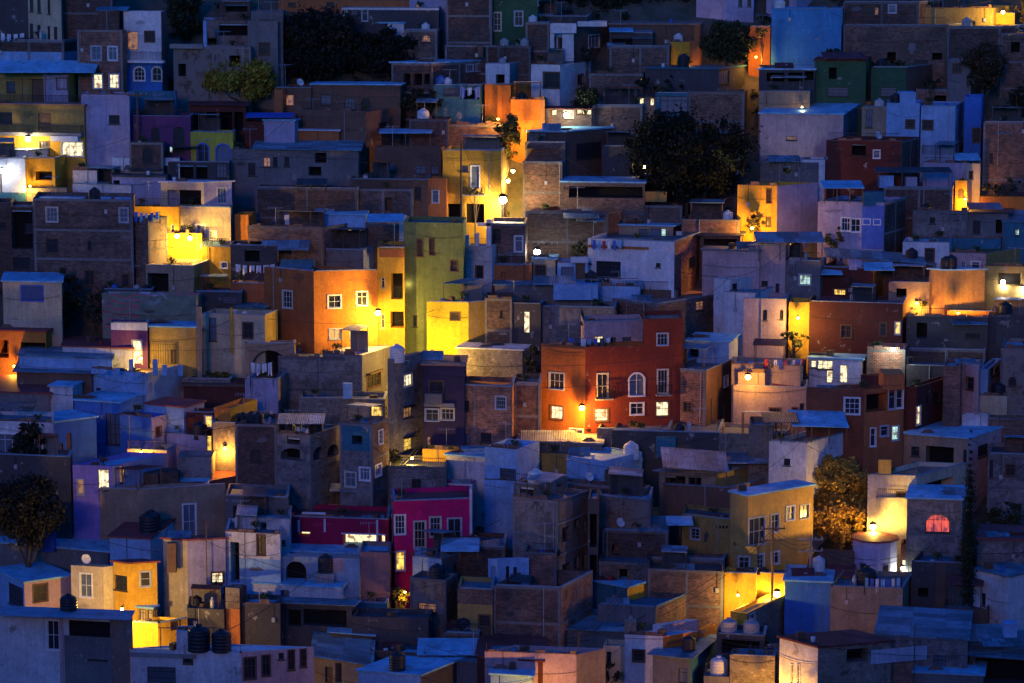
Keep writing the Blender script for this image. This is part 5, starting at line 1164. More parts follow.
# ---------------------------------------------------------------- third row, right
tile(764, 335)
h = H('tan tenement with three small windows', -120, 165, 172, 208, 420, 12, CLAY, wins='22,288,62,336 n;110,285,132,325 n;140,268,158,325 ', d=4, rc=RCT)
laundry(h, 0, 165, 92, back=1.5, n=9, cols=(2, 4, 0, 1), drop=.8, desc='long line of coloured washing')
h0 = H('yellow lit curved terrace behind the coloured washing', -60, 90, 165, 135, 260, 10, YEL, BRN, d=4, rc=RCD, dy=.6)
tree('dark plants on the curved terrace', 60, 140, 170, 205, 215, -1, (.03, .04, .02), .8, 60, raw=False)
h = H('glazed rooftop pavilion with bright windows', 178, 385, 400, 100, 220, 14, WH, BRN, wins='184,100,206,128 w;210,97,270,135 w;245,135,270,188 wD;298,118,328,188 fwD', d=5, rc=RCB, roof='slab')
LH = H('rust red house with white framed picture windows', 168, 395, 550, 215, 640, (12, 62), plaster((.30, .09, .04), .4), plaster((.46, .15, .05), .35), wins='317,248,375,310 f;402,228,482,300 or;490,215,516,290 f;520,212,545,286 f;418,366,438,436 f;458,358,487,396 f;503,358,528,412 fc;344,508,362,558 fc', d=6, rc=RCR, dy=.5)  # stronger light on the right face is put into its lighter plaster
box(LH, 470, 155, 552, 215, TER, .5, 3, 'roof_room') 
H('brown red upper block behind the picture windows', 380, 470, 552, 158, 330, (12, 62), DRED, TER, d=4, rc=RCD, dy=.8)
h = H('dark red house with a tall lit window', 552, 600, 735, 205, 480, 20, DRED, BKR and DRED, wins='590,282,614,352 fw;637,235,650,270 ;555,310,562,345 w;665,225,690,265 ', d=5, rc=RCD)
potplant(h, 650, seed=5)
h = H('tall orange wall strip below the pale lamp', 405, 555, 565, 60, 260, 8, BKR, d=4, dy=1.2)
lampon(h, 'pale white lamp on the orange wall strip', 893, 349, 50, (.9, 1, .8), out=.8, glow=45, size=.17)
H('dark fenced yard right of the pale lamp', 560, 860, 870, 125, 260, 8, DGY, d=5, rc=RCD); 
H('dark brick barn at the right', 560, 870, 880, 60, 160, 8, BKD, d=5, dy=1, rc=TIN)
h = H('brick flank house beside the cream tower', 705, 772, 778, 122, 440, 8, BK, d=4)
h = H('cream tower with one small brown window', 772, 845, 850, 120, 400, 50, CRM and PINK, wins='797,168,822,215 n', d=3, rc=RCT, dy=-.2)
h = H('blue box house with a clay tiled corner', 845, 880, 935, 135, 330, 20, LBL, PINK, wins='888,128,905,160 ;908,122,928,150 ', d=4, rc=TUR)
h = H('small cream steps block under the black tank', 845, 955, 965, 240, 350, 10, CRM, d=3, rc=TAN, wins='798,292,820,330 '); tank(h, 918, 'black', 1.1, .8)
h = H('brick gabled hall at the right edge', 930, 1060, 1070, 55, 340, 10, BKS, wins='960,165,990,200 a', d=6)
H('pale round topped garden wall', 778, 880, 886, 315, 430, 8, LAV and WHo, d=1, rc=RCD, cat='wall', name='garden_wall'); H('long brick garden wall at the right', 870, 1060, 1065, 325, 440, 6, BK, d=1, cat='wall', name='garden_wall')
H('white coping wall at the right edge', 1010, 1060, 1065, 370, 440, 30, WH, d=2)
h = H('open terrace house with a wide dark living room', 548, 800, 940, 408, 600, 24, CRM and TAN, PINK, wins='578,438,610,475 ;635,438,745,510 o;840,430,880,475 ;783,450,796,505 L', d=5, rc=RCB, roof='slab')
facebox(h, 600, 510, 770, 560, TAN, .25, 'balcony_wall')
h = H('cream lit wall house with a small black window', 408, 600, 792, 555, 830, 10, plaster((.70, .60, .42), .3), CRM, wins='522,620,565,658 n;610,572,745,636 o;', d=4, rc=RCT, dy=-.1)
potplant(h, 480, seed=6); box(h, 450, 490, 500, 545, YOL, -.1, .2, 'porch')
h = H('stained stone house left half with a small window', 20, 168, 340, 425, 760, 20, WHo, WHo, wins='78,485,103,512 ;250,485,305,530 n', d=5, rc=RCD)
canopy(h, 110, 335, 358, .2, 4, .6, RCB, 4, yf2=365, down=425); canopy(h, 0, 140, 345, .5, 3, .3, TIND, 3, down=425)
H('grey stone house left of the stained one', -60, 35, 40, 355, 640, 8, STN, wins='', d=4, dy=-.1)
h = H('small tin roofed box on the right of the cypress', 570, 770, 790, 650, 760, 10, TAN and GRY, d=5, rc=TIN, roof='tin')
h = H('grey brick house with a barred window behind the cypress', 880, 1060, 1070, 470, 660, 10, BLK, wins='950,508,985,552 n;885,490,900,560 ', d=5, rc=TIND)
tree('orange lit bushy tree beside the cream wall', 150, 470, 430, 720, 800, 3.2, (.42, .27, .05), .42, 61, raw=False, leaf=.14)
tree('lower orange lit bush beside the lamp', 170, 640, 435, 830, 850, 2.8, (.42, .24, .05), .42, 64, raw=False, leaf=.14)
tree('small lit shrub over the tree wall', 40, 560, 140, 600, 620, -1, (.06, .06, .03), .7, 62, raw=False)
tree('dim shrubs on the open terrace', 570, 495, 640, 550, 600, -.5, (.06, .06, .03), .7, 63, raw=False)
# ================================================================ bottom left
tile(0, 509)
tree('dark tangled shrubs at the lower left edge', -60, -150, 275, 150, 215, -2.5, (.035, .032, .02), .55, 70, raw=False, leaf=.15)
h = H('low blue roofed house with a blue water box', -30, 425, 435, 170, 300, 20, GRY, TUR, d=8, rc=RCB, roof='slab'); box(h, 165, 108, 212, 168, plaster((.04, .10, .40), .2), 1, 1.2, 'water_box'); antenna(h, 165)
h = H('low red roofed terrace house', 430, 590, 690, 118, 330, 14, BLU and LBL, WH, d=6, rc=RCR, roof='slab', sl=.5)
tank(h, 615, 'black', 1.35, 2.0, desc='left large black water tank'); tank(h, 655, 'black', 1.35, 1.2, desc='right large black water tank')
h = H('white house with lavender side and lit corner', 640, 735, 885, 125, 420, (20, 76), CRM, LAV, wins='832,250,876,290 cwn;', d=5, rc=RCR, roof='slab')
box(h, 655, 135, 690, 250, BRN, -.8, .6, 'pier'); rail(h, 820, 880, 305, 355, .6, side=1)
h = H('pale blue house with a tall dark door opening', 885, 1100, 1110, 100, 420, 14, WHo, wins='905,130,940,290 o;1010,100,1040,180 n', d=5, rc=RCD, bands=((200, 500, LBL),))
tree('plant on the lavender side balcony', 820, 285, 870, 320, 330, -2.2, (.09, .10, .03), .9, 71, raw=False)
h = H('white shed house with a wide barred window', -20, 95, 280, 290, 480, 56, LBL, PINK, wins='132,297,185,362 n;35,300,90,380 gb', d=6, rc=RCB, roof='slab', dy=.8)
h = H('long ochre house with a blue lattice window', 278, 405, 460, 228, 480, (14, 60), CRM, CRM, wins='316,255,360,345 ufb', d=4, rc=RCD, dy=.3)
YH = H('bright yellow house with two black windows', 445, 500, 616, 215, 480, (30, 78), YEL, YEL, wins='440,260,500,318 L;552,247,590,303 uf', d=5, rc=RCR, dy=-.2, roof='slab')
dish(h, 320)
h = H('yellow lane wall with a small grille window', 512, 620, 735, 450, 640, (14, 50), YEL, YEL, wins='672,435,702,470 n', d=3, dy=0, rc=RCD)
lampon(h, 'unseen yellow lamp above the lane wall', 141, 657, 160, SODY, out=3.0, size=.1, glow=8)
h = H('little glazed cupola with a pointed tin roof', 540, 600, 618, 392, 480, 20, YOL, wins='548,395,572,440 d;580,395,600,440 d;604,395,614,440 d', d=1.2, roof='slab', rc=RCB, dy=-.6)
lampon(YH, 'unseen yellow lamp in the lower left lane', 122, 609, 330, SODY, out=5.5, side=1, size=.12, glow=8)
h = H('dark patio with clutter right of the yellow lane', 735, 880, 890, 395, 560, 10, DGY, d=5, rc=RCD, wins='')
tank(h, 770, 'black', .8); gas(h, 840)
h = H('tall brick pier house with an orange base', 885, 940, 968, 312, 560, 20, BKS, BKD, d=2, rc=RCT, bands=((395, 600, TER),)); 
h = H('dim blue yard with a white bottle shape', 940, 1050, 1060, 380, 560, 10, DGY, wins='975,400,1015,460 b', d=5, rc=RCB)
h = H('large white house with a roofed balcony', -40, 430, 520, 425, 900, (12, 50), WHo, GRY, wins='187,438,232,552 fn;', d=7, rc=RCD, par=.05, dy=.3)
facebox(h, 235, 425, 250, 683, PINK, .08, 'pilaster'); facebox(h, 272, 440, 432, 500, M['shade_panel'], .03, 'bay_shade') ; rail(h, 275, 432, 455, 498); canopy(h, -40, 512, 418, -.9, 2.6, .05, roofm((.18, .32, .42)), 0, yf2=438)  # near-black panel paints the shade inside the roofed balcony
facebox(h, 345, 590, 425, 598, M['iron'], .05, 'pipe'); facebox(h, 255, 500, 440, 700, GRY, .05, 'painted_panel')
tank(h, 285, 'black', 1.15, 3.0)
h = HW = H('long white house with a row of tall dark windows', 510, 945, 1232, 562, 900, (8, 74), WHo, PINK, wins='578,620,690,683 b;722,575,755,607 n;960,585,1003,667 nr;1030,575,1060,654 nr;1094,565,1115,590 r;1132,552,1156,632 nr;1180,540,1202,620 nr', d=9, rc=RCB, par=.06, dy=.1)
facebox(h, 510, 567, 770, 583, M['conc'], .1)
box(h, 692, 480, 780, 555, WHo, .5, 1.6); tank(h, 775, 'black', 1.5, 2.6, desc='largest black water tank'); tank(h, 845, 'black', 1.3, 1.0, desc='smaller black water tank')
# ---------------------------------------------------------------- bottom, centre left
tile(250, 509)
h = H('mauve mosaic house above the white ruin', -60, 155, 165, 40, 330, 12, LAV and WHo, wins='28,122,62,182 n;122,122,138,140 ;38,-10,64,90 o', d=5, dy=.3)
h = H('dark crimson houses with a white roof line', 160, 545, 552, 42, 260, 8, MAG and plaster((.42, .012, .07), .2), wins='192,90,236,108 wo;365,98,500,165 wo;508,100,530,165 wo', d=5, dy=.5, rc=RCR)
facebox(h, 205, 12, 298, 20, WH, .1, 'trim'); 
for x, y0, y1 in ((188, 25, 90), (290, 20, 90), (496, 25, 150)): facebox(h, x, y0+18, x+8, y1, WH, .08, 'trim')
H('crimson upper roof room with a white edge', 295, 500, 508, 14, 120, 8, plaster((.42, .012, .07), .2), rc=RCW, d=3, dy=.9, par=.05)
facebox(h, 360, 95, 535, 100, WH, .12, 'trim')
MH = H('tall magenta house with white framed tall windows', 556, 566, 872, -30, 320, (28, 80), MAG, MAG, wins='570,25,608,98 f;646,50,688,150 f;708,33,748,108 f;778,38,828,140 f;574,168,607,240 yf;645,185,682,200 fi;706,176,740,185 f', d=5, rc=RCR, dy=.4)
facebox(MH, 862, -80, 872, 140, WH, .08, 'trim', side=1)
h = H('turquoise lean to roof below the lit crimson room', 165, 545, 552, 182, 330, 10, TUR and LBL, d=4, rc=RCB, roof='slab')
h = H('ruined blue white wall with a bricked arch', 0, 430, 440, 195, 420, 8, LBL and plaster((.30, .42, .52), .9), wins='140,205,222,290 ao', d=1, rc=RCD); facebox(h, 268, 192, 368, 245, PINK, .03, 'bare_plaster')
h = H('mauve blank wall house beside the ruin', 432, 548, 556, 172, 420, 8, PINK and plaster((.38, .20, .18), .3), d=4, rc=RCB)
h = H('low house with a blue chimney and lit doorway', 15, 355, 430, 312, 460, 14, WHo, LBL, wins='100,318,155,378 wo;40,340,68,378 b', d=5, rc=RCB, roof='slab', sl=.3)
tank(h, 298, 'black', 1.1, 1.6, stand=.8)
h = H('shack with crumpled tin roof and ladder frame', 118, 400, 415, 378, 560, 10, DGY, wins='150,395,200,460 o;210,395,380,460 o', d=5, roof='tin', rc=TIN)
H('dark rubble yard wall at the lower left centre', -20, 118, 125, 375, 600, 8, DGY, d=3, dy=.3); 
H('turquoise dim wall under the mauve house', 418, 540, 548, 372, 480, 8, TUR, d=3)
tree('lamp lit small tree beside the magenta house', 552, 292, 628, 402, 410, -.5, (.10, .11, .03), .9, 72, raw=False)
lamp('tiny orange lamp inside the small tree', 405, 592, -2.2, 25, SOD, yb=600, size=.09, glow=10)
h = H('brick block house with stucco and a window opening', 628, 770, 815, 280, 520, 20, BKS, BK, wins='660,370,730,405 d', d=5, rc=RCD); tank(h, 685, 'black', 1.1, -1.5)
h = H('turquoise patterned terrace with a dark den', 638, 752, 898, 200, 420, 30, LBL, GRY, wins='800,200,888,270 o', d=4, rc=RCB, par=.1); canopy(h, 748, 900, 168, -.4, 3, .4, RCB, 3, down=200)
tank(H('dark roof ledge with drums near the magenta house', 765, 1000, 1010, 150, 400, 10, BKD, d=5, dy=1, rc=TIN), 880, 'black', .8)
h = H('ochre doorway house with a brick upper wall', 815, 952, 962, 318, 620, 12, YEL and YOL, BK, wins='900,418,942,462 n;902,462,940,535 Dn', d=4, rc=RCD, bands=((310, 378, BK),))
h = H('blue white small tower with two slots', 935, 972, 1096, 198, 480, (20, 78), LBL, WH and LBL, wins='1005,225,1018,278 ;1034,228,1048,280 ;948,225,965,330 o', d=3, rc=RCB, par=.15)
h = H('brown sloping brick house beside the slotted tower', 955, 1220, 1345, 310, 640, 10, BK, BKR, d=5, par=1.3, rc=RCD, dy=.2)
h = H('flat bright blue tin roof shed', 320, 478, 485, 495, 620, 18, DGY, d=6, roof='tin', rc=RCB)
H('dark retaining yards below the mauve house', 400, 700, 720, 430, 640, 6, TUR and DGY, d=4, rc=TIND, dy=.3)
h = H('cream shed with a timber doorway', 250, 470, 478, 610, 800, 30, TAN, CRM, wins='295,620,325,683 D;335,605,360,683 o;390,570,430,610 b', d=5, rc=TIN, roof='tin', sl=.4)
H('dark brown garage strip behind the cream shed', 470, 690, 700, 568, 740, 14, BRN, wins='505,585,532,620 o', d=4, rc=RCD)
h = H('pale blue flat house at the bottom edge', 425, 670, 860, 655, 900, 16, LBL, DGY, d=6, rc=RCB, roof='slab'); tank(h, 570, 'black', 1.1)
h = H('long house under dark red and blue sheets', 630, 900, 960, 605, 780, 14, GRY, DRED, wins='692,612,745,630 b;', d=6, rc=TIN, roof='slab'); canopy(h, 655, 900, 575, 1, 3, .5, RCB, 3); antenna(h, 885); antenna(h, 700) if False else None
h = H('dark red tin roof house at the bottom centre', 900, 1150, 1160, 600, 900, 14, DRED, d=6, rc=TINR, roof='slab', dy=.6)
h = H('bright blue sheet roof at the bottom centre', 945, 1110, 1120, 660, 900, 14, LBL, d=6, rc=RCB, roof='slab', dy=-1)
tank(H('small brick court with a drum near the ochre doorway', 760, 900, 910, 490, 640, 10, BKD, d=4, rc=TIND), 850, 'black', 1.1)
# ---------------------------------------------------------------- bottom centre
tile(500, 509)
h = H('unfinished tall concrete house with open windows', 50, 228, 350, -30, 420, 30, BLK, BKS, wins='245,70,280,126 o;292,45,308,72 o;328,50,336,90 o;245,212,283,266 o;292,190,310,232 o;323,180,340,235 o;280,358,300,388 o', d=4, rc=RCD, dy=.8)
for y in (32, 155, 290): facebox(h, 228, y, 350, y+8, M['conc'], .12, 'floor_slab', side=1)
H('dark alley gap house with tall openings', 345, 385, 392, -40, 420, 8, DGY, wins='352,20,380,150 o;352,180,380,290 o', d=4, dy=1.2)
h = H('wide brick house wall right of the alley gap', 388, 590, 600, -35, 330, 24, BKS, d=5, dy=1.5, rc=RCB)
h = H('patched brown brick house in the lower centre', 95, 222, 232, 175, 480, 14, BKR, d=5, dy=.5, rc=RCD)
h = H('shack yard with a tin shed and satellite dish', 400, 660, 670, 90, 300, 10, BKD, wins='440,140,470,180 o', d=5, rc=TIND); canopy(h, 545, 660, 90, 0, 3, .6, TIN, 3, down=130); canopy(h, 655, 760, 65, .2, 2, .3, RCB, 3, down=110); dish(h, 470); dish(h, 500, 2) if False else None
h = H('ochre room with pigeon holes and small window', 715, 905, 915, 42, 260, 30, YOL, wins='750,77,783,118 fn;', d=4, rc=RCD, dy=.5)
for k in range(4): facebox(h, 848+k*13, 65, 855+k*13, 76, M['shade_panel'], .01, 'vent_hole')
YA = H('ochre yellow apartment house with framed windows', 905, 975, 1232, -50, 330, 52, plaster((.70, .40, .10), .3), plaster((.72, .42, .10), .3), wins='978,35,1040,140 f;1065,22,1095,90 f;1125,-10,1155,42 f;1180,-15,1212,35 f;933,185,980,250 nfL;1000,180,1035,235 f;1065,170,1095,215 f;', d=5, rc=RCB, roof='slab', dy=.3)
H('ochre flat beside the apartment house', 912, 1010, 1016, 148, 330, 10, YOL, wins='938,188,978,248 nf', d=3, dy=-.3)
LW = H('bright yellow lit low wall under the ochre flat', 882, 1005, 1012, 255, 420, 10, YEL, d=2, dy=-.2); lampon(LW, 'unseen yellow lamp on the low lit wall', 738, 595, 120, SODY, out=2.0, size=.1, glow=8)
tree('bare thorny shrub by the bright yellow wall', 985, 225, 1040, 330, 335, -.6, (.06, .06, .03), .5, 80, raw=False)
h = H('long brown brick yard walls in the centre', 580, 878, 882, 245, 450, 10, BK, wins='', d=5, rc=BK, dy=.2); H('upper brick wall line behind the yard', 575, 880, 890, 200, 320, 8, BK, d=2, cat='wall', name='yard_wall')
h = H('brick house with one open window by the alley', 388, 580, 590, 212, 400, 10, BK, wins='468,235,500,278 o', d=4, rc=RCD)
h = H('turquoise slab house with a yellow painted side', 365, 500, 615, 310, 460, 40, TUR, YEL, d=4, rc=RCB, roof='slab', bands=(), wins='')
h = H('blue grey plaster hut below the yellow side', 385, 610, 772, 385, 560, 14, LBL and GRY, BK, d=4, rc=TUR, wins=''); box(h, 490, 440, 535, 500, TAN, -2.5, .6, 'chimney')
h = H('mauve sloping wall on the lower left centre', -60, 245, 255, 400, 640, 20, LAV and GRY, d=5, dy=.6, rc=RCD)
H('scattered tin roofs beside the white square house', 220, 490, 500, 480, 620, 10, GRY, rc=TIN, roof='tin', d=6)
WS = H('white square house with a barred window', 490, 640, 778, 500, 720, (12, 60), WH, ORA, wins='523,555,566,597 gn', d=4, rc=RCB, par=.1, dy=.3)
H('orange coping room above the white square house', 600, 640, 778, 455, 700, (12, 60), WH, PINK, d=3, dy=1, rc=TUR)
for k in range(8): facebox(WS, 652+k*13, 524-k*3, 658+k*13, 532-k*3, M['wood'], .2, 'beam_end', side=1)
H('orange lit side house behind the white square house', 778, 800, 848, 475, 640, 30, ORA, ORA, d=3, rc=TUR, dy=.4)
h = H('narrow lit passage house with drum and pipes', 405, 492, 500, 540, 720, 10, CRM, YEL, d=2, dy=1, wins='418,560,436,610 ')
lamp('warm glowing lamp in the narrow passage', 622, 654, -2.2, 70, WARM, yb=660, size=.14, glow=22)
h = H('warm lit long low house with a pole in front', -60, 300, 415, 572, 900, (8, 50), PINK, TAN, d=6, rc=RCD, wins='', dy=.3)
lampon(h, 'unseen warm lamp at the left of the pole', 535, 704, 220, SOD, out=5.0, size=.1, glow=8); tree('spiky dark plants before the warm low house', 340, 590, 490, 683, 700, -1, (.03, .04, .02), .6, 81, raw=False)
H('crimson lean to at the bottom left centre', -90, 160, 170, 590, 800, 16, DRED, LBL, d=6, rc=RCR, roof='slab', dy=-1)
h = H('low house with blue shed front and corrugated doors', 600, 745, 850, 585, 780, 24, GRY, BLU and TUR, wins='700,625,735,683 b;765,620,800,683 b', d=5, rc=TIN, roof='tin', sl=.3)
tank(h, 750, 'black', .9, 1.6); tank(H('blue tank platform at the bottom centre', 800, 900, 905, 660, 800, 10, GRY, d=4), 865, 'white', 1.25, desc='big pale round water tank'); 
DW = H('dark water tower frame house with twin tanks', 850, 1040, 1048, 500, 760, 14, DGY, wins='870,515,1020,570 o', d=3, rc=RCD)
tank(DW, 898, 'grey', 1.1, .8, desc='left pear shaped grey tank'); tank(DW, 990, 'grey', 1.1, .8, desc='right pear shaped grey tank')
STW = H('rubble stone wall lit orange at the bottom', 903, 1080, 1088, 580, 820, 10, STN, d=2, cat='wall', name='stone_wall')
lampon(STW, 'unseen orange lamp below the rubble stone wall', 762, 694, 200, SOD, out=3.0, size=.1, glow=8)
h = H('orange yellow stepped house by the lane lamp', 905, 970, 1140, 410, 600, 30, YEL, STN, wins='980,412,1000,450 fr', d=4, rc=RCD, dy=.1)
# ---------------------------------------------------------------- bottom right
tile(764, 509)
lamp('bright yellow lamp in front of the orange lit tree', 873, 527, 0, 520, SODY, yb=562, size=.24, glow=36)
lamp('yellow lane lamp beside the ochre flats', 777, 594, -.5, 260, SODY, yb=610, size=.24, glow=36)
h = H('yellow lower wall behind the utility poles', -60, 88, 95, 255, 385, 10, YEL, d=3, rc=RCD)
h = H('brown wall along the orange tree', 215, 352, 360, 172, 300, 8, BRN, d=1, cat='wall', name='garden_wall'); 
h = H('purple tin lean to with a yellow front', 180, 335, 345, 262, 380, 14, YEL, d=4, rc=RCR, roof='tin', sl=.3); tank(h, 155, 'white', .9, -1)
def drum():
    Y = Yg(ty(330)); a = at(tx(358), ty(135), Y); b = at(tx(536), ty(135), Y); r = (b.x-a.x)/2; c = V(((a.x+b.x)/2, Y+r, TZ(Y)-.5)); H_ = a.z-c.z; n = 10
    t = empty('round_house', c, 'lavender many sided tower house with a flat dark roof', 'house', 'houses stacked on the hillside')
    m = MB(); pts = [(r*math.cos(6.28318*(i+.5)/n), r*math.sin(6.28318*(i+.5)/n)) for i in range(n)]
    for i in range(n):
        p, q = pts[i], pts[(i+1) % n]; w = math.hypot(p[0]-q[0], p[1]-q[1])
        m.poly([c+V((p[0], p[1], 0)), c+V((q[0], q[1], 0)), c+V((q[0], q[1], H_)), c+V((p[0], p[1], H_))], 0, [(w*i, 0), (w*i+w, 0), (w*i+w, H_), (w*i, H_)])
    m.build('wall', plaster((.60, .50, .66), .35), t)
    m = MB(); tp = [c+V((p[0]*1.08, p[1]*1.08, H_+.003)) for p in pts]; up = [p+ZV*.14 for p in tp]; m.poly(up); m.poly(tp[::-1])
    for i in range(n): j = (i+1) % n; m.poly([tp[i], tp[j], up[j], up[i]])
    m.build('roof', RCR, t)
    for (x0, x1, y0, y1, nm) in ((452, 488, 222, 275, 'window'), (380, 420, 215, 270, 'door')):
        p = at(tx(x0), ty(y0), Y+.12); q = at(tx(x1), ty(y1), Y+.12); m = MB(); m.box(V((p.x, Y-.02+abs((p.x+q.x)/2-c.x)*.35, q.z)), V((q.x-p.x, 0, 0)), V((0, .35, 0)), ZV*(p.z-q.z)); w = m.build(nm, M['frame_brown'], t)
        m = MB(); m.box(V((p.x+.06, Y-.04+abs((p.x+q.x)/2-c.x)*.35, q.z+.06)), V((q.x-p.x-.12, 0, 0)), V((0, .02, 0)), ZV*(p.z-q.z-.12)); m.build('pane', M['glass'], w)
drum()
lamp('cool white lamp behind the lavender tower', 903, 568, -1.2, 40, WCOL, yb=575, size=.15, glow=22)
h = H('red framed gate post house beside the tower', 538, 562, 566, 140, 300, 8, DRED, wins='541,200,558,270 Dcw', d=2)
h = H('cream lit tall wall with a drain pipe', 440, 562, 568, -40, 250, 10, plaster((.70, .60, .42), .3), d=3, rc=RCT, dy=2.9)
h = H('brick house with a glowing red arched window', 562, 780, 790, -35, 330, 8, BLK, wins='635,22,730,92 aR', d=5, rc=RCB, roof='slab')
h = H('blue dim plaster yard with a round window', 580, 780, 830, 212, 450, 8, TUR and DGY, wins='605,310,645,345 o', d=4, rc=TUR)
h = H('blue walled tin garage below the poles', 82, 265, 272, 290, 460, 10, BLU, wins='', d=5, rc=RCB, roof='slab')
h = H('wide tan wall house with blue washing', 262, 545, 585, 312, 540, 8, TAN, d=4, rc=RCD); tank(h, 398, 'black', 1.4, 1.6); laundry(h, 395, 540, 268, back=.3, n=7, cols=(5, 1, 0), drop=1.0); gas(h, 350)
pw = H('white violet wall with sheets along the tan roof', 270, 345, 352, 285, 330, 8, LAV, d=1, dy=1)
h = H('grey house with barred wall at the right edge', 840, 1060, 1070, 125, 420, 8, BLK, d=5, rc=RCR, roof='slab'); 
tree('leafy dark branches at the right edge', 865, -30, 1060, 110, 180, -.5, (.05, .06, .025), .6, 90, raw=False)
h = H('mural stained stone house at the right edge', 825, 960, 1080, 268, 560, 50, WHo, WHo, wins='855,330,870,380 L;', d=5, rc=TIN, roof='slab')
H('round arched brown gable in front of the tall wall', 700, 880, 900, 395, 560, 8, BRN, d=4, rc=TIND)
BR = H('foreground stone house with a dark red roof', 62, 212, 500, 545, 1000, (50, 72), WHo, STN, wins='325,548,410,602 o;75,460,95,500 L;105,610,115,683 fL;130,610,142,683 fL', d=9, rc=TINR, roof='slab', dy=.3)
facebox(BR, 420, 545, 640, 600, plaster((.45, .50, .60), .5), .02, 'painted_panel', side=1)
lampon(BR, 'unseen warm lamp low at the foreground corner', 786, 688, 45, SOD, out=1.2, size=.1, glow=6)
h = H('blue tin roofed stone shed beside the red roof', 440, 800, 810, 515, 900, 14, STN and BLK, wins='665,575,715,640 b', d=7, rc=TIN, roof='slab', sl=.3); box(h, 945, 450, 995, 505, LBL, 1.5, 1)
tree('low weeds along the foreground stone shed', 200, 590, 700, 683, 760, -5, (.05, .06, .03), .5, 91, raw=False, leaf=.10) if False else None
h = H('dark carport under overlapping blue sheets', 810, 1060, 1070, 590, 900, 14, DGY, wins='830,590,1040,683 o', d=6, rc=TIN, roof='tin'); canopy(h, 750, 960, 520, 2, 3, .5, TINW, 0); canopy(h, 860, 1060, 540, 1, 3, .4, TIN, 0)
h = H('bottom strip of blue roof at the lower right', 590, 860, 870, 655, 900, 10, GRY, d=5, rc=RCB, roof='slab', dy=-1.5)
H('weathered brown lane wall at the bottom', -60, 62, 66, 555, 800, 10, STN, d=2, dy=.6)
# slender cypress
def cypress(label, px, ytop, ybot, yb, dy, w):
    Y = Yg(yb)+dy; a = at(px, ytop, Y); b = at(px, ybot, Y); base = V((a.x, Y, TZ(Y)-.3)); t = empty('cypress_tree', base, label, 'tree', 'trees and shrubs among the houses')
    k = MB(); k.tube(base, V((a.x, Y, b.z+2)), .14, 0, 8, .06); k.build('trunk', BARK, t); n = 26; cs = []; rs = []
    for i in range(n):
        s = i/(n-1); z = a.z-.1-s*(a.z-b.z); r = w*min(1, .12+s*1.7)*(1-.25*max(0, s-.75)*4); cs.append((a.x+random.uniform(-.06, .06), Y, z)); rs.append(max(.09, r*random.uniform(.9, 1.15)))
    crown_mesh('crown', cs, rs, 5200, .09, leafm((.018, .028, .016)), t, base, 5)
cypress('tall slim dark cypress at the right', 971, 430, 600, 655, -.5, .52)
tree('dark vine clump under the cypress', 955, 530, 985, 605, 620, -.3, (.03, .04, .02), .8, 92)

# ================================================================ poles, cables and loose roof clutter
P1 = pole('tall dark pole in front of the flowered balcony house', 461, 140, 262, 0, .11, 0)
P2 = pole('wooden pole with crossarm beside the ochre apartments', 773, 525, 612, -1, .12, 2)
P3 = pole('grey concrete pole with two crossarms by the tin garage', 811, 536, 592, -1, .11, 2, M['conc'])
P4 = pole('short pole with crossarm near the white centre lamp', 548, 242, 285, -.5, .07, 1)
P5 = pole('slim wooden pole in front of the warm low house', 578, 632, 690, -2, .13, 0)
P6 = pole('thin pole with a red cap in front of the plum house', 137, 92, 160, -1, .11, 1)
P7 = pole('slim steel pole above the broad tin roof', 702, 462, 505, -1, .06, 0)
P8 = pole('thin dark mast on the yellow lit square', 206, 520, 600, -2, .05, 0)
P9 = pole('slender mast at the bottom right roofs', 915, 625, 700, -6, .06, 0)
P10 = pole('weathered pole rising beside the grey hatch wall', 946, 25, 90, 1, .14, 0)
cable('cables from the tall dark pole to the centre lamp', P1, at(503, 196, Yg(232)+.7), .6, n=2)
cable('cable across the orange corner house', at(262, 318, Yg(345)-3), at(395, 322, Yg(345)-3), .3)
cable('cable from the orange corner house to the right', at(395, 322, Yg(345)-3), P4, 1.0)
cable('cables between the two poles beside the ochre apartments', P2-ZV*.3, P3-ZV*.3, .4, n=3)
cable('cables from the ochre pole down to the left roofs', P2-ZV*.4, at(560, 640, Yg(670)), 1.6, n=2)
cable('cables from the concrete pole to the lavender tower', P3-ZV*.4, at(900, 556, Yg(590)), .8, n=2)
cable('cable over the pale pink retaining wall', at(655, 265, Yg(300)), at(778, 270, Yg(300)), .8)
cable('long cable across the red house front', at(541, 388, Yg(440)-2.5), at(690, 372, Yg(440)-2.5), .3)
cable('second cable across the red house front', at(541, 366, Yg(440)-3), at(700, 352, Yg(440)-3), .3)
cable('cables from the grey tower to the roofs below', at(424, 440, Yg(470)-2), at(395, 468, Yg(475)-3), .1, n=2)
cable('cable across the large dark brick house', at(32, 226, Yg(280)-2), at(160, 222, Yg(280)-2), .3)
cable('lower cable across the large dark brick house', at(32, 243, Yg(280)-2), at(185, 238, Yg(280)-2), .2)
cable('cable across the cream court at the left', at(200, 332, Yg(370)-2), at(262, 300, Yg(350)), .3)
cable('cable hanging over the purple house', at(100, 425, Yg(480)-2), at(240, 425, Yg(480)-2), .6)
cable('cables running to the slim wooden pole', P5-ZV*.2, at(640, 560, Yg(620)), .6, n=3)
cable('cables running left from the slim wooden pole', P5-ZV*.5, at(505, 668, Yg(690)-2), .3, n=2)
cable('cable across the rust red house', at(800, 372, Yg(480)-2), at(900, 385, Yg(480)-2), .4)
cable('cable across the stone house with red arch', at(905, 550, Yg(600)-2), at(1030, 552, Yg(600)-2), .2)
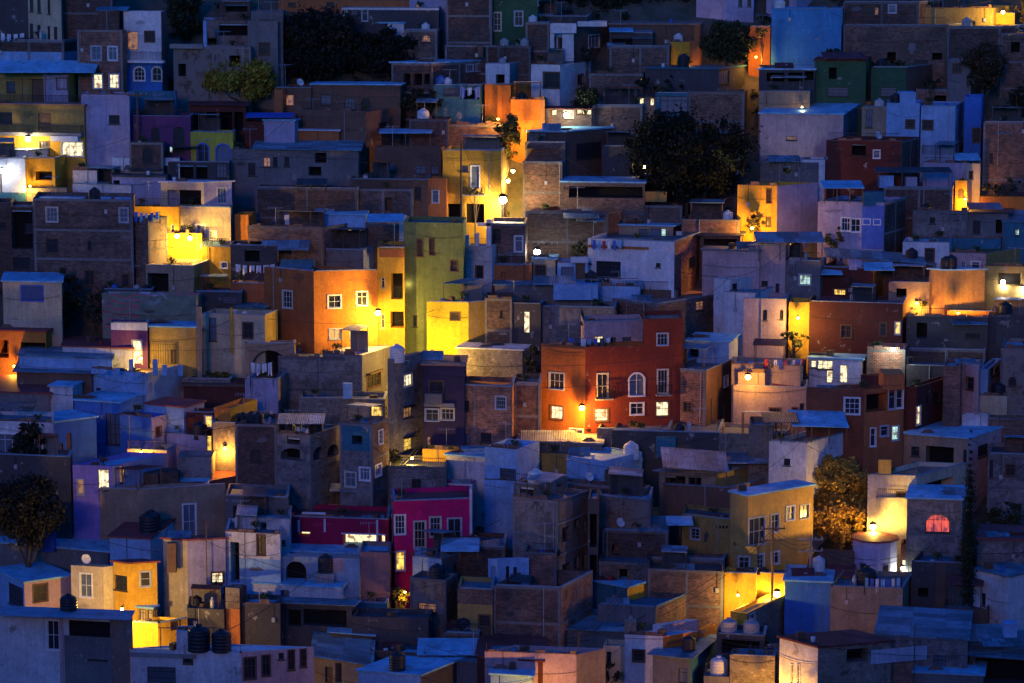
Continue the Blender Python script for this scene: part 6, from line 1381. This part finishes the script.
cable('cable above the foreground white house', at(205, 640, Yg(700)-3), at(330, 560, Yg(650)), .6)
cable('cable sagging over the top right brick wall', at(946, 32, Yg(70)), at(1040, 55, Yg(90)), .6)
cable('cable from the hatch wall pole to the left', at(946, 32, Yg(70)), at(830, 12, Yg(60)), .8)
cable('cable over the white angular house', at(560, 65, Yg(130)-2), at(640, 90, Yg(130)-2), .5)
cable('cable from the tall dark pole to the left roofs', P1-ZV*.3, at(300, 150, Yg(190)), 1.5)
cable('cable crossing the magenta house', at(345, 560, Yg(590)-2), at(500, 520, Yg(590)-2), .8)
# ================================================================ wear and roof clutter
rnd = random.Random(11)
PATCH = [plaster((.20, .18, .17), .3), plaster((.14, .11, .09), .4), plaster((.25, .22, .20), .4), plaster((.09, .08, .075), .3)]
COPE = [plaster((.36, .38, .40), .5), plaster((.24, .34, .42), .4)]  # sky blue on the parapet tops is put into the coping colour
FRM = [plaster((.22, .20, .19), .5), plaster((.17, .155, .15), .5), plaster((.27, .25, .23), .5)]
JM = {'blue': plain('plastic_blue', (.04, .12, .40), .5), 'red': plain('plastic_red', (.35, .03, .03), .5), 'white': M['tank_white'], 'wood': M['wood'], 'clay': M['terra'], 'green': plain('plastic_green', (.04, .18, .08), .5)}
def junk(h, kind, px, back):
    p = spot(h, px, back); r = rnd.uniform
    if kind == 'bucket':
        c = rnd.choice(['blue', 'red', 'white']); t = empty('bucket', p, f'{c} plastic bucket on the {h.short}', 'bucket', 'things left on the roofs')
        b = MB(); b.lathe(p, [(.13, 0), (.18, .34), (.19, .36)], 10); b.build('pail', JM[c], t)
    elif kind == 'crate':
        t = empty('crate', p, f'wooden crate on the {h.short}', 'crate', 'things left on the roofs'); a = r(0, 1.5)
        for k in range(4): b = MB(); b.cbox(p+ZV*(.02+.13*k), .62, .42, .09, 0, a); b.build('slat', M['wood'], t)
    elif kind == 'planks':
        t = empty('plank_pile', p, f'loose boards on the {h.short}', 'boards', 'things left on the roofs')
        for k in range(5):
            b = MB(); b.cbox(p+V((r(-.15, .15), r(-.2, .2), .05*k)), r(1.3, 2.2), .18, .045, 0, r(-.25, .25)); b.build('board', rnd.choice([M['wood'], M['frame_brown'], TIND]), t)
    elif kind == 'bricks':
        b = MB()
        for k in range(3):
            for q in range(4-k): b.cbox(p+V((q*.27-.4+k*.13, 0, k*.1)), .26, .22, .099)
        tag(b.build('brick_stack', BK), f'brick stack on the {h.short}', 'bricks', 'things left on the roofs')
    elif kind == 'plant':
        t = empty('potted_plant', p, f'potted plant on the {h.short}', 'potted plant', 'potted plants on roofs')
        b = MB(); b.lathe(p, [(.12, 0), (.18, .28), (.19, .32)], 10); b.build('pot', M['terra'], t); c = p+ZV*.62
        crown_mesh('foliage', [(c.x, c.y, c.z), (c.x+.18, c.y, c.z+.15), (c.x-.15, c.y, c.z+.2)], [.28]*3, 170, .075, leafm((.05, .08, .03)), t, p, rnd.randrange(999))
    elif kind == 'sheet':
        t = empty('tin_sheet', p, f'bent tin sheet on the {h.short}', 'tin sheet', 'things left on the roofs')
        b = MB(); b.box(p+V((-.9, -.3, .02)), V((1.8, r(-.3, .3), 0)), V((0, 1.1, r(.15, .6))), ZV*.03); b.build('sheet', rnd.choice([TIN, TINW, TINR]), t)
        b = MB(); b.cbox(p+V((.2, .1, r(.05, .3))), .25, .2, .12); b.build('weight', M['conc'], t)
for o in COL.objects:
    if len(str(o.get('label', '')).split()) > 16: print('LONGLABEL', o['label'])
SEEN = set()
for h in HOUSES:
    if len(h.label.split()) > 10: print('LONG', h.label)
for h in HOUSES:
    if not h.label or h.label in SEEN: continue
    SEEN.add(h.label)
    # uneven repairs in the plaster, each a thin raised skin of mortar
    for k, f in ((0, h.fl), (1, h.fr)):
        W = f.W
        if W < 1.6: continue
        for _ in range(rnd.choice((0, 0, 0, 1) if W < 5 else (0, 1, 1))):
            for _t in range(8):
                rx, rz = rnd.uniform(.2, min(1.0, W*.2)), rnd.uniform(.15, .6); u = rnd.uniform(rx+.1, W-rx-.1); v = h.z1-rnd.uniform(rz+.2, 3.6)
                if all(u+rx < q[0]-.2 or u-rx > q[1]+.2 or v+rz < q[2]-.2 or v-rz > q[3]+.2 for q in h.holes[k]): break
            else: continue
            n = 22; pts = []; ph = rnd.uniform(0, 6)
            for i in range(n): a = 6.28318*i/n; s = .8+.16*math.sin(2*a+ph)+.12*math.sin(5*a+ph*2)+rnd.uniform(-.07, .07); pts.append((u+rx*s*math.cos(a), v+rz*s*math.sin(a)))
            mb = MB(); mb.poly([facept(f, a, b, .009) for a, b in pts], 0, pts)
            for i in range(n): a, b = pts[i], pts[(i+1) % n]; mb.poly([facept(f, *a, .0), facept(f, *b, .0), facept(f, *b, .009), facept(f, *a, .009)])
            bc = BASEC.get((h.m, h.m2)[k].name); q = rnd.choice((.62, .75, .85, 1.15)); mb.build('mortar_patch', plaster(tuple(round(x*q+.015, 3) for x in bc), .4) if bc and rnd.random() < .85 else rnd.choice(PATCH), h.root)
    # concrete frame of the unfinished brick houses
    for k, f, mm in ((0, h.fl, h.m), (1, h.fr, h.m2)):
        if mm not in (BK, BKD, BKS, BLK, BKR) or f.W < 2 or h.z1-h.z0 < 2.5: continue
        mb = MB(); zt = h.z1-.01; zb = max(h.z0, h.z1-6.5); ok = lambda a, b, c, d: all(b < q[0] or a > q[1] or d < q[2] or c > q[3] for q in h.holes[k]); any_ = 0
        if ok(0, f.W, zt-.2, zt): mb.box(facept(f, 0.01, zt-.2, .002), f.U*(f.W-.02), ZV*.2, f.N*.018); any_ = 1
        if any_:
            us = [.01, f.W-.22]+([f.W*.5] if f.W > 5.5 else [])
            for u in us:
                if ok(u-.02, u+.23, zb, zt): mb.box(facept(f, u, zb, .003), f.U*.2, ZV*(zt-.19-zb), f.N*.016)
            for zz in (2.7, 5.3):
                if zt-zz > zb+.3 and ok(0, f.W, zt-zz-.2, zt-zz): mb.box(facept(f, .012, zt-zz-.2, .0045), f.U*(f.W-.03), ZV*.2, f.N*.018)
            mb.build('concrete_frame', rnd.choice(FRM), h.root)
    # conduit and meter box
    if rnd.random() < .4 and h.fl.W > 2:
        f = h.fl; u = rnd.uniform(.3, f.W-.5); v = h.z1-rnd.uniform(1.0, 2.2)
        if all(u+.3 < q[0] or u-.1 > q[1] for q in h.holes[0]):
            mb = MB(); mb.box(facept(f, u, v, .003), f.U*.26, ZV*.36, f.N*.12); mb.build('meter_box', M['steel'], h.root)
            mb = MB(); mb.tube(facept(f, u+.13, v+.36, .05), facept(f, u+.13, h.z1-.02, .05), .018, 0, 5); mb.build('conduit', M['iron'], h.root)
    # drooping service wire along the wall
    if rnd.random() < .4 and h.fl.W > 3:
        f = h.fl; mb = MB(); v = h.z1-rnd.uniform(.3, 1.6); dv = rnd.uniform(-.4, .4); sg = rnd.uniform(.1, .4)
        g = lambda s: facept(f, .05+(f.W-.1)*s, v+dv*s-4*sg*s*(1-s), .07)
        for i in range(8): mb.tube(g(i/8), g((i+1)/8), .016, 0, 4)
        mb.build('wire', M['iron'], h.root)
    if not h.auto and h.roofz > h.z1 and h.flat and h.ll > 2 and h.rl > 2 and rnd.random() < .7:
        ks = ['bucket', 'crate', 'planks', 'bricks', 'sheet']; rnd.shuffle(ks)
        for k in ks[:rnd.choice((1, 2, 2))]: junk(h, k, h.xc-rnd.uniform(.05, .95)*min(h.ll, 9)*11, rnd.uniform(.5, 2.5))
    if not h.auto: continue
    # coping laid on the front parapets, broken here and there
    if rnd.random() < .6:
        cm = rnd.choice(COPE); tt = rnd.uniform(.05, .10)
        for O, D, W in ((h.P, h.L, h.ll), (h.P, h.R, h.rl)):
            nn = V((0, .26, 0)) if abs(D.x) > abs(D.y) else V((.22, 0, 0))*(-1 if D is h.R else 1); q = O+D*(.03 if D is h.L else .2); mb = MB()
            mb.box(V((q.x, q.y, h.z1+.004))-nn*.15, D*(W-.25), nn, ZV*tt); mb.build('coping', cm, h.root)
    elif rnd.random() < .6:      # ragged top course of bricks
        mb = MB(); u = .05; q = h.P+h.L*.02; mb.box(V((q.x, q.y, h.z1+.002)), h.L*(h.ll-.04), V((0, .16, 0)), ZV*.06)
        while u < h.ll-.4:
            w = rnd.uniform(.25, .9)
            if rnd.random() < .5: q = h.P+h.L*u; mb.box(V((q.x, q.y+.01, h.z1+.055)), h.L*min(w, h.ll-u), V((0, .14, 0)), ZV*rnd.choice((.1, .2, .2, .3)))
            u += w+.05
        if mb.v: mb.build('brick_course', BK, h.root)
    v = rnd.random()
    if v < .26 and h.ll > 2.6 and h.rl > 2.8:      # lean-to of tin sheets over part of the roof
        w = min(rnd.uniform(1.5, 3.4), h.ll-.6); a = rnd.uniform(.3, h.ll-w-.2); dp = min(2.2, h.rl-.9); q = h.P+h.L*a+h.R*.7; z = h.roofz+rnd.uniform(1.5, 2.1); rs = rnd.uniform(-.3, .35)
        mb = MB(); mb.box(V((q.x, q.y, z)), h.L*w, h.R*dp+ZV*rs, ZV*.045); cn = mb.build('lean_to_sheet', rnd.choice([TIN, TIND, TINR, TINW, TIN]), h.root)
        for (s, t) in ((.05, .05), (.95, .05), (.05, .95), (.95, .95)):
            e = q+h.L*(w*s)+h.R*(dp*t); mb = MB(); mb.tube(V((e.x, e.y, h.roofz)), V((e.x, e.y, z+rs*t)), .04); mb.build('post', M['wood'], cn)
        if rnd.random() < .6: mb = MB(); e = q+h.R*(dp*.9); mb.box(V((e.x, e.y, h.roofz)), h.L*w, h.R*.05, ZV*(z-h.roofz-.25)); mb.build('back_panel', rnd.choice([TIND, BKD, DGY, GRY]), cn)
    elif v < .40 and h.ll > 2.2:                   # iron railing on the parapet
        mb = MB(); n = int((h.ll-.3)/.16)
        for i in range(n+1): e = h.P+h.L*(.15+(h.ll-.3)*i/n); mb.box(V((e.x-.01, e.y+.06, h.z1)), V((.02, 0, 0)), V((0, .02, 0)), ZV*.7)
        e = h.P+h.L*.15; mb.box(V((e.x, e.y+.05, h.z1+.7)), h.L*(h.ll-.3), V((0, .04, 0)), ZV*.04); mb.build('railing', M['iron'], h.root)
    u = rnd.random()
    px = h.xc-rnd.uniform(.2, .8)*min(h.ll, 8)*11
    if u < .3 and not any(('antenna' in o.name and o.get('label', '').endswith(h.short)) for o in COL.objects): antenna(h, px, rnd.uniform(1.4, 2.6), rnd.uniform(.6, 2.2), raw=True)
    ks = ['bucket', 'crate', 'planks', 'bricks', 'plant', 'sheet']; rnd.shuffle(ks)
    for k in ks[:rnd.choice((1, 2, 3, 4))]:
        if k == 'plant' and any(o.name.startswith('potted') and o.get('label', '').endswith(h.short) for o in COL.objects): continue
        junk(h, k, h.xc-rnd.uniform(.05, .95)*min(h.ll, 9)*11, rnd.uniform(.35, 1.6))
    if rnd.random() < .5:
        for (a, b) in ((.08, .08), (h.ll-.08, .08)):
            p = h.P+h.L*a+h.R*b; q = V((p.x, p.y, h.z1-.05)); mb = MB(); top = q+V((rnd.uniform(-.06, .06), 0, rnd.uniform(.35, .8)))
            mb.tube(q, top, .02, 0, 4); mb.box(q-V((.07, .07, 0)), V((.14, 0, 0)), V((0, .14, 0)), ZV*.12); mb.build('rebar', M['frame_brown'], h.root)
    if rnd.random() < .35 and h.ll > 2.5:
        a = rnd.uniform(.2, h.ll-.2)
        if all(a+.1 < q[0] or a-.1 > q[1] for q in h.holes[0]):
            p = V((h.fl.O.x, h.fl.O.y, 0))+h.fl.U*a+h.fl.N*.05; mb = MB(); mb.tube(V((p.x, p.y, h.z1)), V((p.x, p.y, h.z1-4)), .035, 0, 5); mb.build('drain_pipe', M['tank_grey'], h.root)

# service cables slung from house to house
done = 0; hs = [h for h in HOUSES if h.label and h.ll > 1.5]; rnd.shuffle(hs); seen = set()
for h in hs:
    if done >= 60: break
    if h.label in seen: continue
    c = [g for g in HOUSES if g is not h and 5 < abs(g.P.x-h.P.x) < 17 and abs(g.P.y-h.P.y) < 5 and abs(g.z1-h.z1) < 4]
    if not c: continue
    g = rnd.choice(c); seen.add(h.label); done += 1
    a = V((h.P.x, h.P.y-.1, h.z1+rnd.uniform(-.3, .9))); b = V((g.P.x, g.P.y-.1, g.z1+rnd.uniform(-.3, .9)))
    cable(f'black cable sagging from the {h.short}', a, b, rnd.uniform(.3, 1.2), .018)
